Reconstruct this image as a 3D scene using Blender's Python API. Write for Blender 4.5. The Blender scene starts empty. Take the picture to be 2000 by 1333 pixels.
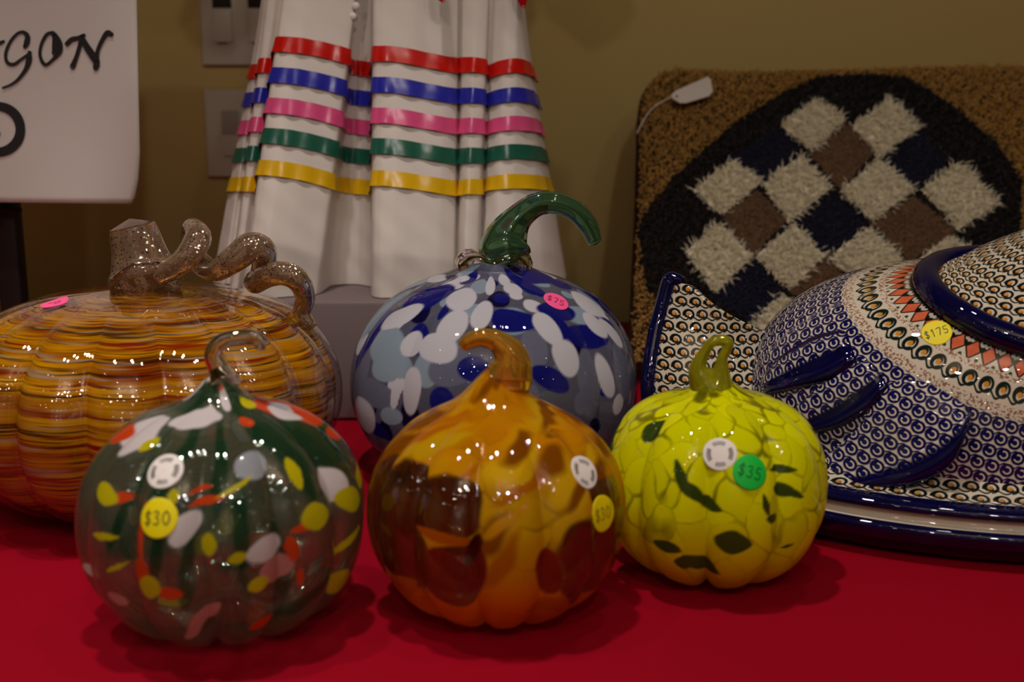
import bpy, math, random
import numpy as np
from mathutils import Vector, Matrix

sc = bpy.context.scene
COL = sc.collection
rng = np.random.default_rng(7)
random.seed(7)
PI = math.pi

# ------------------------------------------------------------------ camera
F, TH, HC = 2200.0, math.radians(11.3), 0.27      # focal length in px of the 2000x1333 frame, pitch, height over table
cam_d = bpy.data.cameras.new('camera')
cam_d.sensor_width = 36.0
cam_d.lens = F / 2000 * 36.0
cam_d.clip_start = 0.02
cam_d.dof.use_dof = True
cam_d.dof.focus_distance = 0.80
cam_d.dof.aperture_fstop = 6.3
cam = bpy.data.objects.new('camera', cam_d)
COL.objects.link(cam)
cam.location = (0, 0, HC)
cam.rotation_euler = (PI / 2 - TH, 0, 0)
sc.camera = cam

# ------------------------------------------------------------------ world, exposure
sc.view_settings.view_transform = 'Standard'
sc.view_settings.look = 'None'
sc.view_settings.gamma = 1.0
sc.view_settings.use_curve_mapping = False
sc.view_settings.exposure = 1.30
sc.cycles.transparent_max_bounces = 24
sc.cycles.max_bounces = 14
sc.cycles.sample_clamp_indirect = 4.0
w = bpy.data.worlds.new('dim_room_air')
sc.world = w
w.use_nodes = True
w.node_tree.nodes['Background'].inputs[0].default_value = (1.0, 0.82, 0.62, 1)
w.node_tree.nodes['Background'].inputs[1].default_value = 0.012


def lamp(x, y, z, power, col=(1.0, 0.92, 0.87), radius=0.03):
    l = bpy.data.lights.new('ceiling_lamp', 'POINT')
    l.energy = power
    l.color = col
    l.shadow_soft_size = radius
    o = bpy.data.objects.new('ceiling_lamp', l)
    o.location = (x, y, z)
    COL.objects.link(o)


def spot(x, y, z, power, half, blend=0.6, tilt=0.0, radius=0.035, col=(1.0, 0.92, 0.87)):
    l = bpy.data.lights.new('ceiling_spot', 'SPOT')
    l.energy = power
    l.color = col
    l.shadow_soft_size = radius
    l.spot_size = math.radians(2 * half)
    l.spot_blend = blend
    o = bpy.data.objects.new('ceiling_spot', l)
    o.location = (x, y, z)
    o.rotation_euler = (math.radians(tilt), 0, 0)
    COL.objects.link(o)


# track spots straight over the table
spot(-0.62, 0.44, 1.50, 9.5, 29, tilt=-2)
spot(-0.18, 0.48, 1.50, 14.0, 32)
spot(0.32, 0.56, 1.52, 2.4, 34)
# lamps further back in the room (behind the camera)
lamp(-0.28, -0.95, 1.42, 4.4, radius=0.035)
lamp(0.32, -0.92, 1.45, 6.2, radius=0.035)
lamp(-0.85, -1.20, 1.30, 0.9, radius=0.035)
lamp(0.75, -1.10, 1.40, 2.6, radius=0.035)
WARM = (1.0, 0.93, 0.86)
for (x, y, z) in ((-1.6, -0.5, 1.45), (-1.25, 0.1, 1.5), (-0.45, -0.35, 1.55), (-0.35, -0.6, 1.5), (-0.4, -1.0, 1.6), (-0.36, -0.8, 1.1),
                  (0.35, -0.1, 1.6), (0.5, -0.55, 1.5), (0.45, -0.9, 1.42), (1.3, -0.3, 1.5), (1.5, -0.7, 1.4), (0.42, -1.2, 1.2),
                  (-1.7, -1.8, 1.35), (-0.8, -2.2, 1.3), (-0.1, -2.3, 1.25), (0.55, -2.2, 1.2), (0.62, -2.25, 0.95), (-0.15, -2.3, 0.9),
                  (1.2, -2.1, 1.3), (1.8, -1.6, 1.3), (-0.75, -2.25, 0.95), (-1.8, -1.0, 1.1), (1.9, -0.9, 1.0), (-0.12, -1.4, 1.5),
                  (-1.1, -1.2, 1.6), (0.05, -0.55, 1.62), (0.9, -1.0, 1.6), (-0.1, -2.3, 0.72), (0.5, -1.7, 1.55)):
    lamp(x, y, z, 0.11, WARM, radius=0.0175)


# ------------------------------------------------------------------ helpers
def ray(px, py):
    px, py = np.asarray(px, float), np.asarray(py, float)
    a = (px - 1000) / F
    b = (666.5 - py) / F
    return np.stack([a, math.cos(TH) + b * math.sin(TH), -math.sin(TH) + b * math.cos(TH)], -1)


CAMP = np.array([0, 0, HC])


def at(px, py, Y):
    d = ray(px, py)
    return CAMP + d * (np.asarray(Y, float) / d[..., 1])[..., None]


def proj(P):
    x, y, z = P[..., 0], P[..., 1], P[..., 2] - HC
    d = y * math.cos(TH) - z * math.sin(TH)
    u = y * math.sin(TH) + z * math.cos(TH)
    return 1000 + F * x / d, 666.5 - F * u / d, d


def srgb(r, g, b):
    f = lambda c: c / 12.92 if c <= 0.04045 else ((c + 0.055) / 1.055) ** 2.4
    return (f(r / 255), f(g / 255), f(b / 255))


def tag(o, label=None, cat=None, group=None, kind=None):
    if label: o['label'] = label
    if cat: o['category'] = cat
    if group: o['group'] = group
    if kind: o['kind'] = kind
    return o


def mesh_np(name, V, quads=None, tris=None, uv=None, attrs=None, smooth=True):
    """mesh from numpy arrays; uv and attrs are per vertex"""
    V = np.asarray(V, np.float32)
    me = bpy.data.meshes.new(name)
    me.vertices.add(len(V))
    me.vertices.foreach_set('co', V.ravel())
    li, ls = [], []
    n = 0
    if quads is not None and len(quads):
        q = np.asarray(quads, np.int32)
        li.append(q.ravel()); ls.append(np.arange(len(q)) * 4); n = len(q) * 4
    if tris is not None and len(tris):
        t = np.asarray(tris, np.int32)
        li.append(t.ravel()); ls.append(np.arange(len(t)) * 3 + n)
    li = np.concatenate(li); ls = np.concatenate(ls)
    me.loops.add(len(li)); me.loops.foreach_set('vertex_index', li.astype(np.int32))
    me.polygons.add(len(ls)); me.polygons.foreach_set('loop_start', ls.astype(np.int32))
    me.update(calc_edges=True)
    me.validate()
    if smooth:
        me.polygons.foreach_set('use_smooth', np.ones(len(me.polygons), bool))
    if uv is not None:
        u = me.uv_layers.new(name='UVMap')
        idx = np.zeros(len(me.loops), np.int32); me.loops.foreach_get('vertex_index', idx)
        u.data.foreach_set('uv', np.asarray(uv, np.float32)[idx].ravel())
    for k, a in (attrs or {}).items():
        a = np.asarray(a, np.float32)
        if a.ndim == 1:
            at_ = me.attributes.new(k, 'FLOAT', 'POINT'); at_.data.foreach_set('value', a)
        elif a.shape[1] == 4:
            at_ = me.attributes.new(k, 'FLOAT_COLOR', 'POINT'); at_.data.foreach_set('color', a.ravel())
        else:
            at_ = me.attributes.new(k, 'FLOAT_VECTOR', 'POINT'); at_.data.foreach_set('vector', a.ravel())
    return me


def link(name, me, mat=None, parent=None, loc=None):
    o = bpy.data.objects.new(name, me)
    COL.objects.link(o)
    if mat is not None and me is not None:
        me.materials.append(mat)
    if parent is not None:
        o.parent = parent
        o.matrix_parent_inverse = Matrix.Translation(-parent.location)   # children keep world coordinates
    if loc is not None:
        o.location = loc
    return o


def empty(name, loc):
    o = bpy.data.objects.new(name, None)
    o.empty_display_size = 0.02
    COL.objects.link(o)
    o.location = loc
    return o


def grid_quads(n, m, wrap_n=False, wrap_m=False, off=0):
    """vertex index = i*m + j"""
    i = np.arange(n if wrap_n else n - 1)[:, None]
    j = np.arange(m if wrap_m else m - 1)[None]
    i2, j2 = (i + 1) % n, (j + 1) % m
    return np.stack([(i * m + j), (i2 * m + j), (i2 * m + j2), (i * m + j2)], -1).reshape(-1, 4) + off


def box(name, lo, hi, mat, parent=None, bevel=0.0):
    lo, hi = np.array(lo, float), np.array(hi, float)
    V = np.array([[(lo, hi)[a][0], (lo, hi)[b][1], (lo, hi)[c][2]] for a in (0, 1) for b in (0, 1) for c in (0, 1)])
    Q = [[0, 1, 3, 2], [4, 6, 7, 5], [0, 4, 5, 1], [2, 3, 7, 6], [0, 2, 6, 4], [1, 5, 7, 3]]
    o = link(name, mesh_np(name, V, Q, smooth=False), mat, parent)
    if bevel:
        b = o.modifiers.new('bevel', 'BEVEL'); b.width = bevel; b.segments = 3
    return o


def catmull(pts, n):
    """n samples along a Catmull-Rom through pts (any dimension)"""
    p = np.asarray(pts, float)
    p = np.vstack([2 * p[0] - p[1], p, 2 * p[-1] - p[-2]])
    s = np.linspace(0, len(p) - 3 - 1e-9, n)
    k = s.astype(int); t = (s - k)[:, None]
    a, b, c, d = p[k], p[k + 1], p[k + 2], p[k + 3]
    return 0.5 * (2 * b + (c - a) * t + (2 * a - 5 * b + 4 * c - d) * t ** 2 + (3 * b - a - 3 * c + d) * t ** 3)


def tube_arrays(path, rad, n=40, k=16, closed=False, lobes=0, lobe_d=0.0, flat=1.0):
    """round-ended tube along path (world points) with radii"""
    P = catmull(np.column_stack([np.asarray(path, float), np.asarray(rad, float)]), n)
    C, R = P[:, :3], np.maximum(P[:, 3], 1e-5)
    T = np.gradient(C, axis=0)
    if closed:
        T = (np.roll(C, -1, 0) - np.roll(C, 1, 0))
    T /= np.linalg.norm(T, axis=1)[:, None] + 1e-12
    up = np.array([0.05, -1.0, 0.1]) if abs(T[0][1]) < .9 else np.array([1.0, 0, .2]); N = np.zeros_like(C)
    v = up - T[0] * (up @ T[0]); v /= np.linalg.norm(v)
    for i in range(n):
        v = v - T[i] * (v @ T[i]); v /= np.linalg.norm(v); N[i] = v
    B = np.cross(T, N)
    a = np.linspace(0, 2 * PI, k, endpoint=False)
    f = 1 + lobe_d * np.cos(lobes * a) if lobes else np.ones(k)
    V = C[:, None] + R[:, None, None] * f[None, :, None] * (np.cos(a)[None, :, None] * N[:, None] * flat + np.sin(a)[None, :, None] * B[:, None])
    Q = grid_quads(n, k, wrap_n=closed, wrap_m=True)
    V = V.reshape(-1, 3)
    uv = np.column_stack([np.repeat(np.arange(n) / n, k), np.tile(np.arange(k) / k, n)])
    tr = None
    if not closed:
        V = np.vstack([V, C[0] - T[0] * R[0] * .35, C[-1] + T[-1] * R[-1] * .35])
        uv = np.vstack([uv, [0, 0], [1, 0]])
        j = np.arange(k); j2 = (j + 1) % k
        tr = np.vstack([np.column_stack([np.full(k, n * k), j2, j]),
                        np.column_stack([np.full(k, n * k + 1), (n - 1) * k + j, (n - 1) * k + j2])])
    return V, Q, tr, uv


def tube(name, path, rad, mat, parent=None, **kw):
    V, Q, tr, uv = tube_arrays(path, rad, **kw)
    return link(name, mesh_np(name, V, Q, tr, uv=uv), mat, parent)


# ---- shader expressions
class N:
    """tiny wrapper: arithmetic on sockets builds Math nodes"""
    nt = None

    def __init__(s, sock): s.s = sock

    @staticmethod
    def m(op, *a, clamp=False):
        nd = N.nt.nodes.new('ShaderNodeMath'); nd.operation = op; nd.use_clamp = clamp
        for i, v in enumerate(a):
            if isinstance(v, N): N.nt.links.new(v.s, nd.inputs[i])
            else: nd.inputs[i].default_value = v
        return N(nd.outputs[0])

    def __add__(s, o): return N.m('ADD', s, o)
    __radd__ = __add__
    def __sub__(s, o): return N.m('SUBTRACT', s, o)
    def __rsub__(s, o): return N.m('SUBTRACT', o, s)
    def __mul__(s, o): return N.m('MULTIPLY', s, o)
    __rmul__ = __mul__
    def __truediv__(s, o): return N.m('DIVIDE', s, o)
    def __lt__(s, o): return N.m('LESS_THAN', s, o)
    def __gt__(s, o): return N.m('GREATER_THAN', s, o)
    def frac(s): return N.m('FRACT', s)
    def floor(s): return N.m('FLOOR', s)
    def abs(s): return N.m('ABSOLUTE', s)
    def sin(s): return N.m('SINE', s)
    def sqrt(s): return N.m('SQRT', s)
    def clamp(s): return N.m('ADD', s, 0.0, clamp=True)
    def max(s, o): return N.m('MAXIMUM', s, o)
    def min(s, o): return N.m('MINIMUM', s, o)
    def step(s, e, soft=0.06):                 # 1 when s < e, soft edge
        return N.m('MULTIPLY', N.m('SUBTRACT', e, s), 1.0 / soft, clamp=True) if False else N.m('ADD', N.m('MULTIPLY', N.m('SUBTRACT', e, s), 1.0 / soft), 0.5, clamp=True)


def new_mat(name):
    m = bpy.data.materials.new(name); m.use_nodes = True
    nt = m.node_tree; nt.nodes.clear(); N.nt = nt
    out = nt.nodes.new('ShaderNodeOutputMaterial')
    return m, nt, out


def L(nt, a, b): nt.links.new(a.s if isinstance(a, N) else a, b)


def setin(nt, node, key, v):
    s = node.inputs[key]
    if isinstance(v, N): nt.links.new(v.s, s)
    elif hasattr(v, 'is_output'): nt.links.new(v, s)
    elif isinstance(v, (tuple, list)) and len(v) == 3 and len(s.default_value) == 4: s.default_value = (*v, 1)
    else: s.default_value = v


def principled(nt, color, rough=0.5, spec=0.5, **kw):
    p = nt.nodes.new('ShaderNodeBsdfPrincipled')
    setin(nt, p, 'Base Color', color); setin(nt, p, 'Roughness', rough); setin(nt, p, 'Specular IOR Level', spec)
    for k, v in kw.items(): setin(nt, p, k.replace('_', ' '), v)
    return p


def mixc(nt, fac, a, b):
    m = nt.nodes.new('ShaderNodeMix'); m.data_type = 'RGBA'
    setin(nt, m, 0, fac)
    for k, v in ((6, a), (7, b)): setin(nt, m, k, v)
    return m.outputs[2]


def noise(nt, vec, scale, detail=3, rough=0.5):
    t = nt.nodes.new('ShaderNodeTexNoise')
    t.inputs['Scale'].default_value = scale; t.inputs['Detail'].default_value = detail; t.inputs['Roughness'].default_value = rough
    if vec is not None: nt.links.new(vec, t.inputs['Vector'])
    return t.outputs['Fac']


def coords(nt, which='Object'):
    return nt.nodes.new('ShaderNodeTexCoord').outputs[which]


def bump(nt, h, strength, dist=0.001):
    b = nt.nodes.new('ShaderNodeBump'); b.inputs['Strength'].default_value = strength; b.inputs['Distance'].default_value = dist
    L(nt, h, b.inputs['Height']); return b.outputs[0]


def simple(name, col, rough=0.5, spec=0.5, var=0.08, scale=30, bmp=0.0, bscale=200, **kw):
    """principled with a little procedural colour variation and optional fine relief"""
    m, nt, out = new_mat(name)
    oc = coords(nt)
    n = noise(nt, oc, scale)
    dark = tuple(c * (1 - var) for c in col); lite = tuple(min(1, c * (1 + var)) for c in col)
    p = principled(nt, mixc(nt, n, dark, lite), rough, spec, **kw)
    if bmp: L(nt, bump(nt, noise(nt, oc, bscale, 4), bmp), p.inputs['Normal'])
    L(nt, p.outputs[0], out.inputs[0])
    return m


def facing(nt):
    lw = nt.nodes.new('ShaderNodeLayerWeight'); lw.inputs[0].default_value = 0.5
    return N(lw.outputs['Facing'])


def thin_glass(nt, tint, rough=0.0, f0=0.085, edge=None):
    """blown-glass wall: tinted transparency plus mirror reflection rising at grazing angles"""
    f = facing(nt)
    f5 = f * f * f * f * 0.9 + f0
    tr = nt.nodes.new('ShaderNodeBsdfTransparent'); setin(nt, tr, 0, tint if edge is None else mixc(nt, f * f * f, tint, edge))
    gl = nt.nodes.new('ShaderNodeBsdfGlossy'); gl.inputs['Roughness'].default_value = rough; gl.inputs[0].default_value = (1, 1, 1, 1)
    mx = nt.nodes.new('ShaderNodeMixShader'); L(nt, f5, mx.inputs[0]); L(nt, tr.outputs[0], mx.inputs[1]); L(nt, gl.outputs[0], mx.inputs[2])
    return mx.outputs[0]


def frit_glass(name, tint, edge=None, transl=0.3, rough=0.07, coat=0.5):
    """clear wall with painted enamel; attribute Col holds colour, alpha the enamel's cover"""
    m, nt, out = new_mat(name)
    a = nt.nodes.new('ShaderNodeAttribute'); a.attribute_name = 'Col'
    g = thin_glass(nt, tint, edge=edge)
    p = principled(nt, a.outputs['Color'], 0.6, 0.0, Coat_Weight=1.0, Coat_Roughness=0.0)
    tl = nt.nodes.new('ShaderNodeBsdfTranslucent'); L(nt, a.outputs['Color'], tl.inputs[0])
    mt = nt.nodes.new('ShaderNodeMixShader'); mt.inputs[0].default_value = transl
    L(nt, p.outputs[0], mt.inputs[1]); L(nt, tl.outputs[0], mt.inputs[2])
    mx = nt.nodes.new('ShaderNodeMixShader'); L(nt, a.outputs['Alpha'], mx.inputs[0]); L(nt, g, mx.inputs[1]); L(nt, mt.outputs[0], mx.inputs[2])
    L(nt, mx.outputs[0], out.inputs[0])
    return m


def clear_glass(name, tint, edge=None, rough=0.0):
    m, nt, out = new_mat(name)
    L(nt, thin_glass(nt, tint, rough, edge=edge), out.inputs[0])
    return m


def solid_glass(name, col, ior=1.47, rough=0.0, glitter=0.0, dens=0.0, core=None):
    m, nt, out = new_mat(name)
    g = nt.nodes.new('ShaderNodeBsdfGlass'); g.inputs['Roughness'].default_value = rough; g.inputs['IOR'].default_value = ior
    oc = coords(nt)
    streak = noise(nt, oc, 60)
    setin(nt, g, 0, mixc(nt, streak, tuple(c * .8 for c in col), tuple(min(1, c * 1.15) for c in col)))
    sh = g.outputs[0]
    if dens:                                   # milky colour inside
        p = principled(nt, core or tuple(c * .8 for c in col), 0.05, 0.5)
        mx = nt.nodes.new('ShaderNodeMixShader'); mx.inputs[0].default_value = dens
        L(nt, sh, mx.inputs[1]); L(nt, p.outputs[0], mx.inputs[2]); sh = mx.outputs[0]
    if glitter:
        v = nt.nodes.new('ShaderNodeTexVoronoi'); v.inputs['Scale'].default_value = 900; L(nt, oc, v.inputs['Vector'])
        s = nt.nodes.new('ShaderNodeSeparateColor'); L(nt, v.outputs['Color'], s.inputs[0])
        sel = N(s.outputs[0]) < glitter
        b = nt.nodes.new('ShaderNodeVectorMath'); b.operation = 'SUBTRACT'; L(nt, v.outputs['Color'], b.inputs[0]); b.inputs[1].default_value = (.5, .5, .5)
        ge = nt.nodes.new('ShaderNodeNewGeometry')
        sc_ = nt.nodes.new('ShaderNodeVectorMath'); sc_.operation = 'SCALE'; L(nt, b.outputs[0], sc_.inputs[0]); sc_.inputs['Scale'].default_value = 1.1
        ad = nt.nodes.new('ShaderNodeVectorMath'); ad.operation = 'ADD'; L(nt, ge.outputs['Normal'], ad.inputs[0]); L(nt, sc_.outputs[0], ad.inputs[1])
        no = nt.nodes.new('ShaderNodeVectorMath'); no.operation = 'NORMALIZE'; L(nt, ad.outputs[0], no.inputs[0])
        p = principled(nt, (0.75, 0.62, 0.50), 0.22, 0.5, Metallic=1.0); L(nt, no.outputs[0], p.inputs['Normal'])
        mx = nt.nodes.new('ShaderNodeMixShader'); L(nt, sel, mx.inputs[0]); L(nt, sh, mx.inputs[1]); L(nt, p.outputs[0], mx.inputs[2]); sh = mx.outputs[0]
    L(nt, sh, out.inputs[0])
    return m


# ------------------------------------------------------------------ the room
m_wall = simple('olive_beige_paint', srgb(196, 172, 109), 0.85, 0.2, var=0.04, scale=3, bmp=0.15, bscale=400)
m_floor = simple('brown_carpet', srgb(70, 52, 40), 0.95, 0.1, var=0.3, scale=200, bmp=0.4, bscale=500)
m_ceil = simple('ceiling_paint', srgb(190, 176, 150), 0.9, 0.2, var=0.03)
XW, YB, YF, ZF, ZC = 2.4, 1.52, -2.6, -0.75, 1.75
T = 0.1


def struct(name, lo, hi, mat):
    tag(box(name, lo, hi, mat), kind='structure')


struct('wall_back', (-XW - T, YB, ZF), (XW + T, YB + T, ZC), m_wall)
struct('wall_front', (-XW - T, YF - T, ZF), (XW + T, YF, ZC), m_ceil)
struct('wall_left', (-XW - T, YF, ZF), (-XW, YB, ZC), m_wall)
struct('wall_right', (XW, YF, ZF), (XW + T, YB, ZC), m_wall)
struct('floor', (-XW - T, YF - T, ZF - T), (XW + T, YB + T, ZF), m_floor)
struct('ceiling', (-XW - T, YF - T, ZC), (XW + T, YB + T, ZC + T), m_ceil)
tag(box('baseboard_back', (-XW, YB - .015, ZF), (XW, YB, ZF + .1), m_ceil, bevel=.003), kind='structure')

# ---- table and cloth
TX0, TX1, TY0, TY1 = -1.15, 1.15, 0.40, 1.485
m_wood = simple('table_laminate', srgb(120, 92, 66), 0.5, 0.4, var=0.2, scale=12)
m_metal = simple('dark_metal', (0.03, 0.03, 0.03), 0.4, 0.5)
tb = tag(empty('folding_table', (0, 0.94, ZF)), 'long folding table wholly covered by the red cloth, against the wall', 'table')
box('table_top', (TX0, TY0, -0.035), (TX1, TY1, -0.003), m_wood, tb, 0.004)
for x in (TX0 + .08, TX1 - .08):
    for y in (TY0 + .08, TY1 - .08):
        tube('leg', [(x, y, ZF), (x, y, -.3), (x, y, -.034)], [.014] * 3, m_metal, tb, n=4, k=12)

m, nt, out = new_mat('red_table_cloth')
oc = coords(nt)
fine = noise(nt, oc, 900, 2)
c = mixc(nt, noise(nt, oc, 6), srgb(136, 2, 24), srgb(148, 3, 27))
p = principled(nt, c, 0.75, 0.06)
L(nt, bump(nt, fine, 0.15, 0.0005), p.inputs['Normal'])
L(nt, p.outputs[0], out.inputs[0])
m_cloth = m
xs = np.linspace(TX0 - .006, TX1 + .006, 260)
ys = np.concatenate([np.linspace(0, .30, 20), np.linspace(.30, .30 + TY1 - TY0 + .006, 160)[1:]])
gx, gs = np.meshgrid(xs, ys, indexing='ij')
drop = np.clip(.30 - gs, 0, None)
Y = TY0 - .006 + np.clip(gs - .30, 0, None)
Z = np.where(gs < .30, -drop, 0.0)
Y = Y - np.where(gs < .30, .012 * np.sin(gx * 22) * np.clip(drop / .3, 0, 1) + .004, 0)
crease = np.exp(-((gx + .045 + (Y - .57) * .42) / .003) ** 2) * np.exp(-((Y - .5) / .045) ** 2)
wr = .0004 * np.sin(gx * 9 + Y * 5) * np.sin(Y * 11 - gx * 3) + .0006 * crease
Z = np.where(gs < .30, Z, wr * np.clip((gs - .3) / .05, 0, 1) - .0007)
V = np.stack([gx, Y, Z], -1).reshape(-1, 3)
o = link('red_tablecloth', mesh_np('red_tablecloth', V, grid_quads(260, len(ys))), m_cloth)
md = o.modifiers.new('thick', 'SOLIDIFY'); md.thickness = 0.0015; md.offset = -1
tag(o, 'plain crimson red cloth spread over the whole table', 'tablecloth')


# ------------------------------------------------------------------ strokes for handwriting and brush letters
GLYPH = {
    '$': [[(.85, .8), (.55, .95), (.2, .8), (.3, .58), (.7, .45), (.8, .2), (.45, .05), (.1, .2)], [(.55, 1.1), (.45, -.1)]],
    '1': [[(.3, .8), (.55, 1), (.5, 0)]], '3': [[(.15, .9), (.6, 1), (.75, .75), (.4, .55), (.8, .35), (.6, .02), (.1, .1)]],
    '0': [[(.5, 1), (.15, .7), (.15, .3), (.5, 0), (.85, .3), (.85, .7), (.5, 1)]],
    '5': [[(.85, 1), (.3, 1), (.22, .55), (.65, .6), (.85, .3), (.55, .02), (.1, .1)]],
    '7': [[(.1, .95), (.85, 1), (.4, 0)]], 'I': [[(.5, 0), (.5, 1)]], '-': [[(.1, .5), (.9, .5)]],
    'H': [[(.1, 0), (.1, 1)], [(.9, 0), (.9, 1)], [(.1, .5), (.9, .5)]],
}


def stroke_arrays(pts, width, mapf, n=24):
    """flat ribbon along a 2-D polyline; pts (x,y) or (x,y,w); mapf turns 2-D points into 3-D"""
    p = np.array([q if len(q) == 3 else (*q, 1.0) for q in pts], float)
    s = catmull(p, n) if len(p) > 2 else np.linspace(0, 1, n)[:, None] * (p[1] - p[0]) + p[0]
    t = np.gradient(s[:, :2], axis=0); t /= np.linalg.norm(t, axis=1)[:, None] + 1e-12
    nn = np.column_stack([-t[:, 1], t[:, 0]]) * (s[:, 2:3] * width / 2)
    c = s[:, :2]
    # rounded ends
    a = np.linspace(-PI / 2, PI / 2, 7)[1:-1]
    rows = [np.stack([c + nn, c, c - nn], 1)]
    V2 = rows[0].reshape(-1, 2)
    Q = grid_quads(n, 3)
    caps, tri = [], []
    base = len(V2)
    for e, sg in ((0, -1), (n - 1, 1)):
        w_ = s[e, 2] * width / 2
        d = t[e] * sg; q = np.array([-d[1], d[0]])
        arc = c[e] + w_ * (np.sin(a)[:, None] * q + np.cos(a)[:, None] * d)
        ring = [e * 3 + (2 if sg == 1 else 0)] + list(range(base, base + len(a))) + [e * 3 + (0 if sg == 1 else 2)]
        for k in range(len(ring) - 1): tri.append((e * 3 + 1, ring[k], ring[k + 1]))
        caps.append(arc); base += len(a)
    V2 = np.vstack([V2] + caps)
    return mapf(V2), Q, np.array(tri)


def join_arrays(parts):
    V, Q, Tt, off = [], [], [], 0
    for v, q, t in parts:
        V.append(v)
        if q is not None and len(q): Q.append(np.asarray(q) + off)
        if t is not None and len(t): Tt.append(np.asarray(t) + off)
        off += len(v)
    return np.vstack(V), (np.vstack(Q) if Q else None), (np.vstack(Tt) if Tt else None)


m_ink = simple('pen_ink', (0.02, 0.018, 0.02), 0.6, 0.3)
m_pinkink = simple('faint_pen_ink', srgb(150, 30, 70), 0.6, 0.3)
m_paper_lbl = simple('white_label_paper', srgb(232, 222, 216), 0.6, 0.3, var=0.02)
m_lbl_y = simple('yellow_label_paper', srgb(235, 215, 0), 0.55, 0.3, var=0.02)
m_lbl_g = simple('green_label_paper', srgb(20, 190, 60), 0.55, 0.3, var=0.02)
m_lbl_p = simple('pink_label_paper', srgb(255, 90, 150), 0.55, 0.3, var=0.02)


def sticker(parent, V, Nrm, px, py, rad, mat, label, text=None, rot=0.0, ring=False, curl=0.0, ink=None, size=0.0065):
    """round paper sticker moulded onto the surface given by points V, normals Nrm around pixel px,py"""
    X, Yp, D = proj(V)
    view = V - CAMP
    ok = (np.hypot(X - px, Yp - py) < 9) & ((view * Nrm).sum(1) < 0)
    i = np.where(ok)[0]; i = i[np.argmin(D[i])]
    c = V[i]
    near = np.linalg.norm(V - c, axis=1) < rad * 2.1
    near &= (Nrm @ Nrm[i]) > 0.2
    Q = V[near]
    n = Nrm[near].mean(0); n /= np.linalg.norm(n)
    e1 = np.array([1.0, 0, 0]) - n * n[0]; e1 /= np.linalg.norm(e1)
    e2 = np.cross(n, e1)
    if e2[2] < 0: e2 = -e2
    cr, sr = math.cos(rot), math.sin(rot)
    e1, e2 = e1 * cr + e2 * sr, -e1 * sr + e2 * cr
    d = Q - c
    a, b, h = d @ e1, d @ e2, d @ n
    A = np.column_stack([np.ones_like(a), a, b, a * a, a * b, b * b])
    k = np.linalg.lstsq(A, h, rcond=None)[0]
    inn = a * a + b * b < rad * rad * 1.05
    lift = max(0.0, (h - A @ k)[inn].max() * .75)

    def mp(p2, eps=0.0):
        x, y = p2[:, 0], p2[:, 1]
        hh = k[0] + k[1] * x + k[2] * y + k[3] * x * x + k[4] * x * y + k[5] * y * y
        if curl: hh = hh + curl * np.clip((y / rad) * .6 + (x / rad) * .5 - .1, 0, None) ** 2
        return c + np.outer(x, e1) + np.outer(y, e2) + np.outer(hh + lift + .0003 + eps, n)
    th = np.linspace(0, 2 * PI, 40, endpoint=False)
    rr = np.array([.02, .25, .5, .75, .94, 1.0]) * rad
    g = np.stack([np.outer(np.cos(th), rr), np.outer(np.sin(th), rr)], -1)
    top = mp(g.reshape(-1, 2)).reshape(40, 6, 3)
    bot = top[:, -1:] - n * .0003
    Vs = np.concatenate([top, bot], 1).reshape(-1, 3)
    s = link('maker_sticker' if ring else 'price_sticker', mesh_np('sticker', Vs, grid_quads(40, 7, wrap_n=True)), mat, parent)
    s['label'] = label
    parts = []
    if ring:
        for a0, cnt in ((95, 5), (0, 5), (185, 5), (272, 4)):
            for q in range(cnt):
                an = math.radians(a0 + (q - cnt / 2) * 13 + 3)
                ct, st = math.cos(an), math.sin(an)
                hgt = rad * .13
                for f, sh in ((-.035, 0), (.035, .3)):
                    r0, r1 = rad * .66 - hgt * (1 - sh), rad * .66 + hgt
                    o_ = f * rad
                    pts = [(ct * r0 - st * o_, st * r0 + ct * o_), (ct * r1 - st * o_, st * r1 + ct * o_)]
                    parts.append(stroke_arrays(pts, rad * .035, lambda p: mp(p, .00015), n=3))
    elif text:
        wd = size * .72
        x0 = -wd * len(text) / 2
        for q, ch in enumerate(text):
            for st_ in GLYPH[ch]:
                pts = [(x0 + q * wd + u * wd * .85, (v - .5) * size) for u, v in st_]
                parts.append(stroke_arrays(pts, size * .10, lambda p: mp(p, .00015), n=14))
    if parts:
        Vv, Qq, Tt = join_arrays(parts)
        link('lettering', mesh_np('lettering', Vv, Qq, Tt), ink or m_ink, s)
    return s


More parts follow.
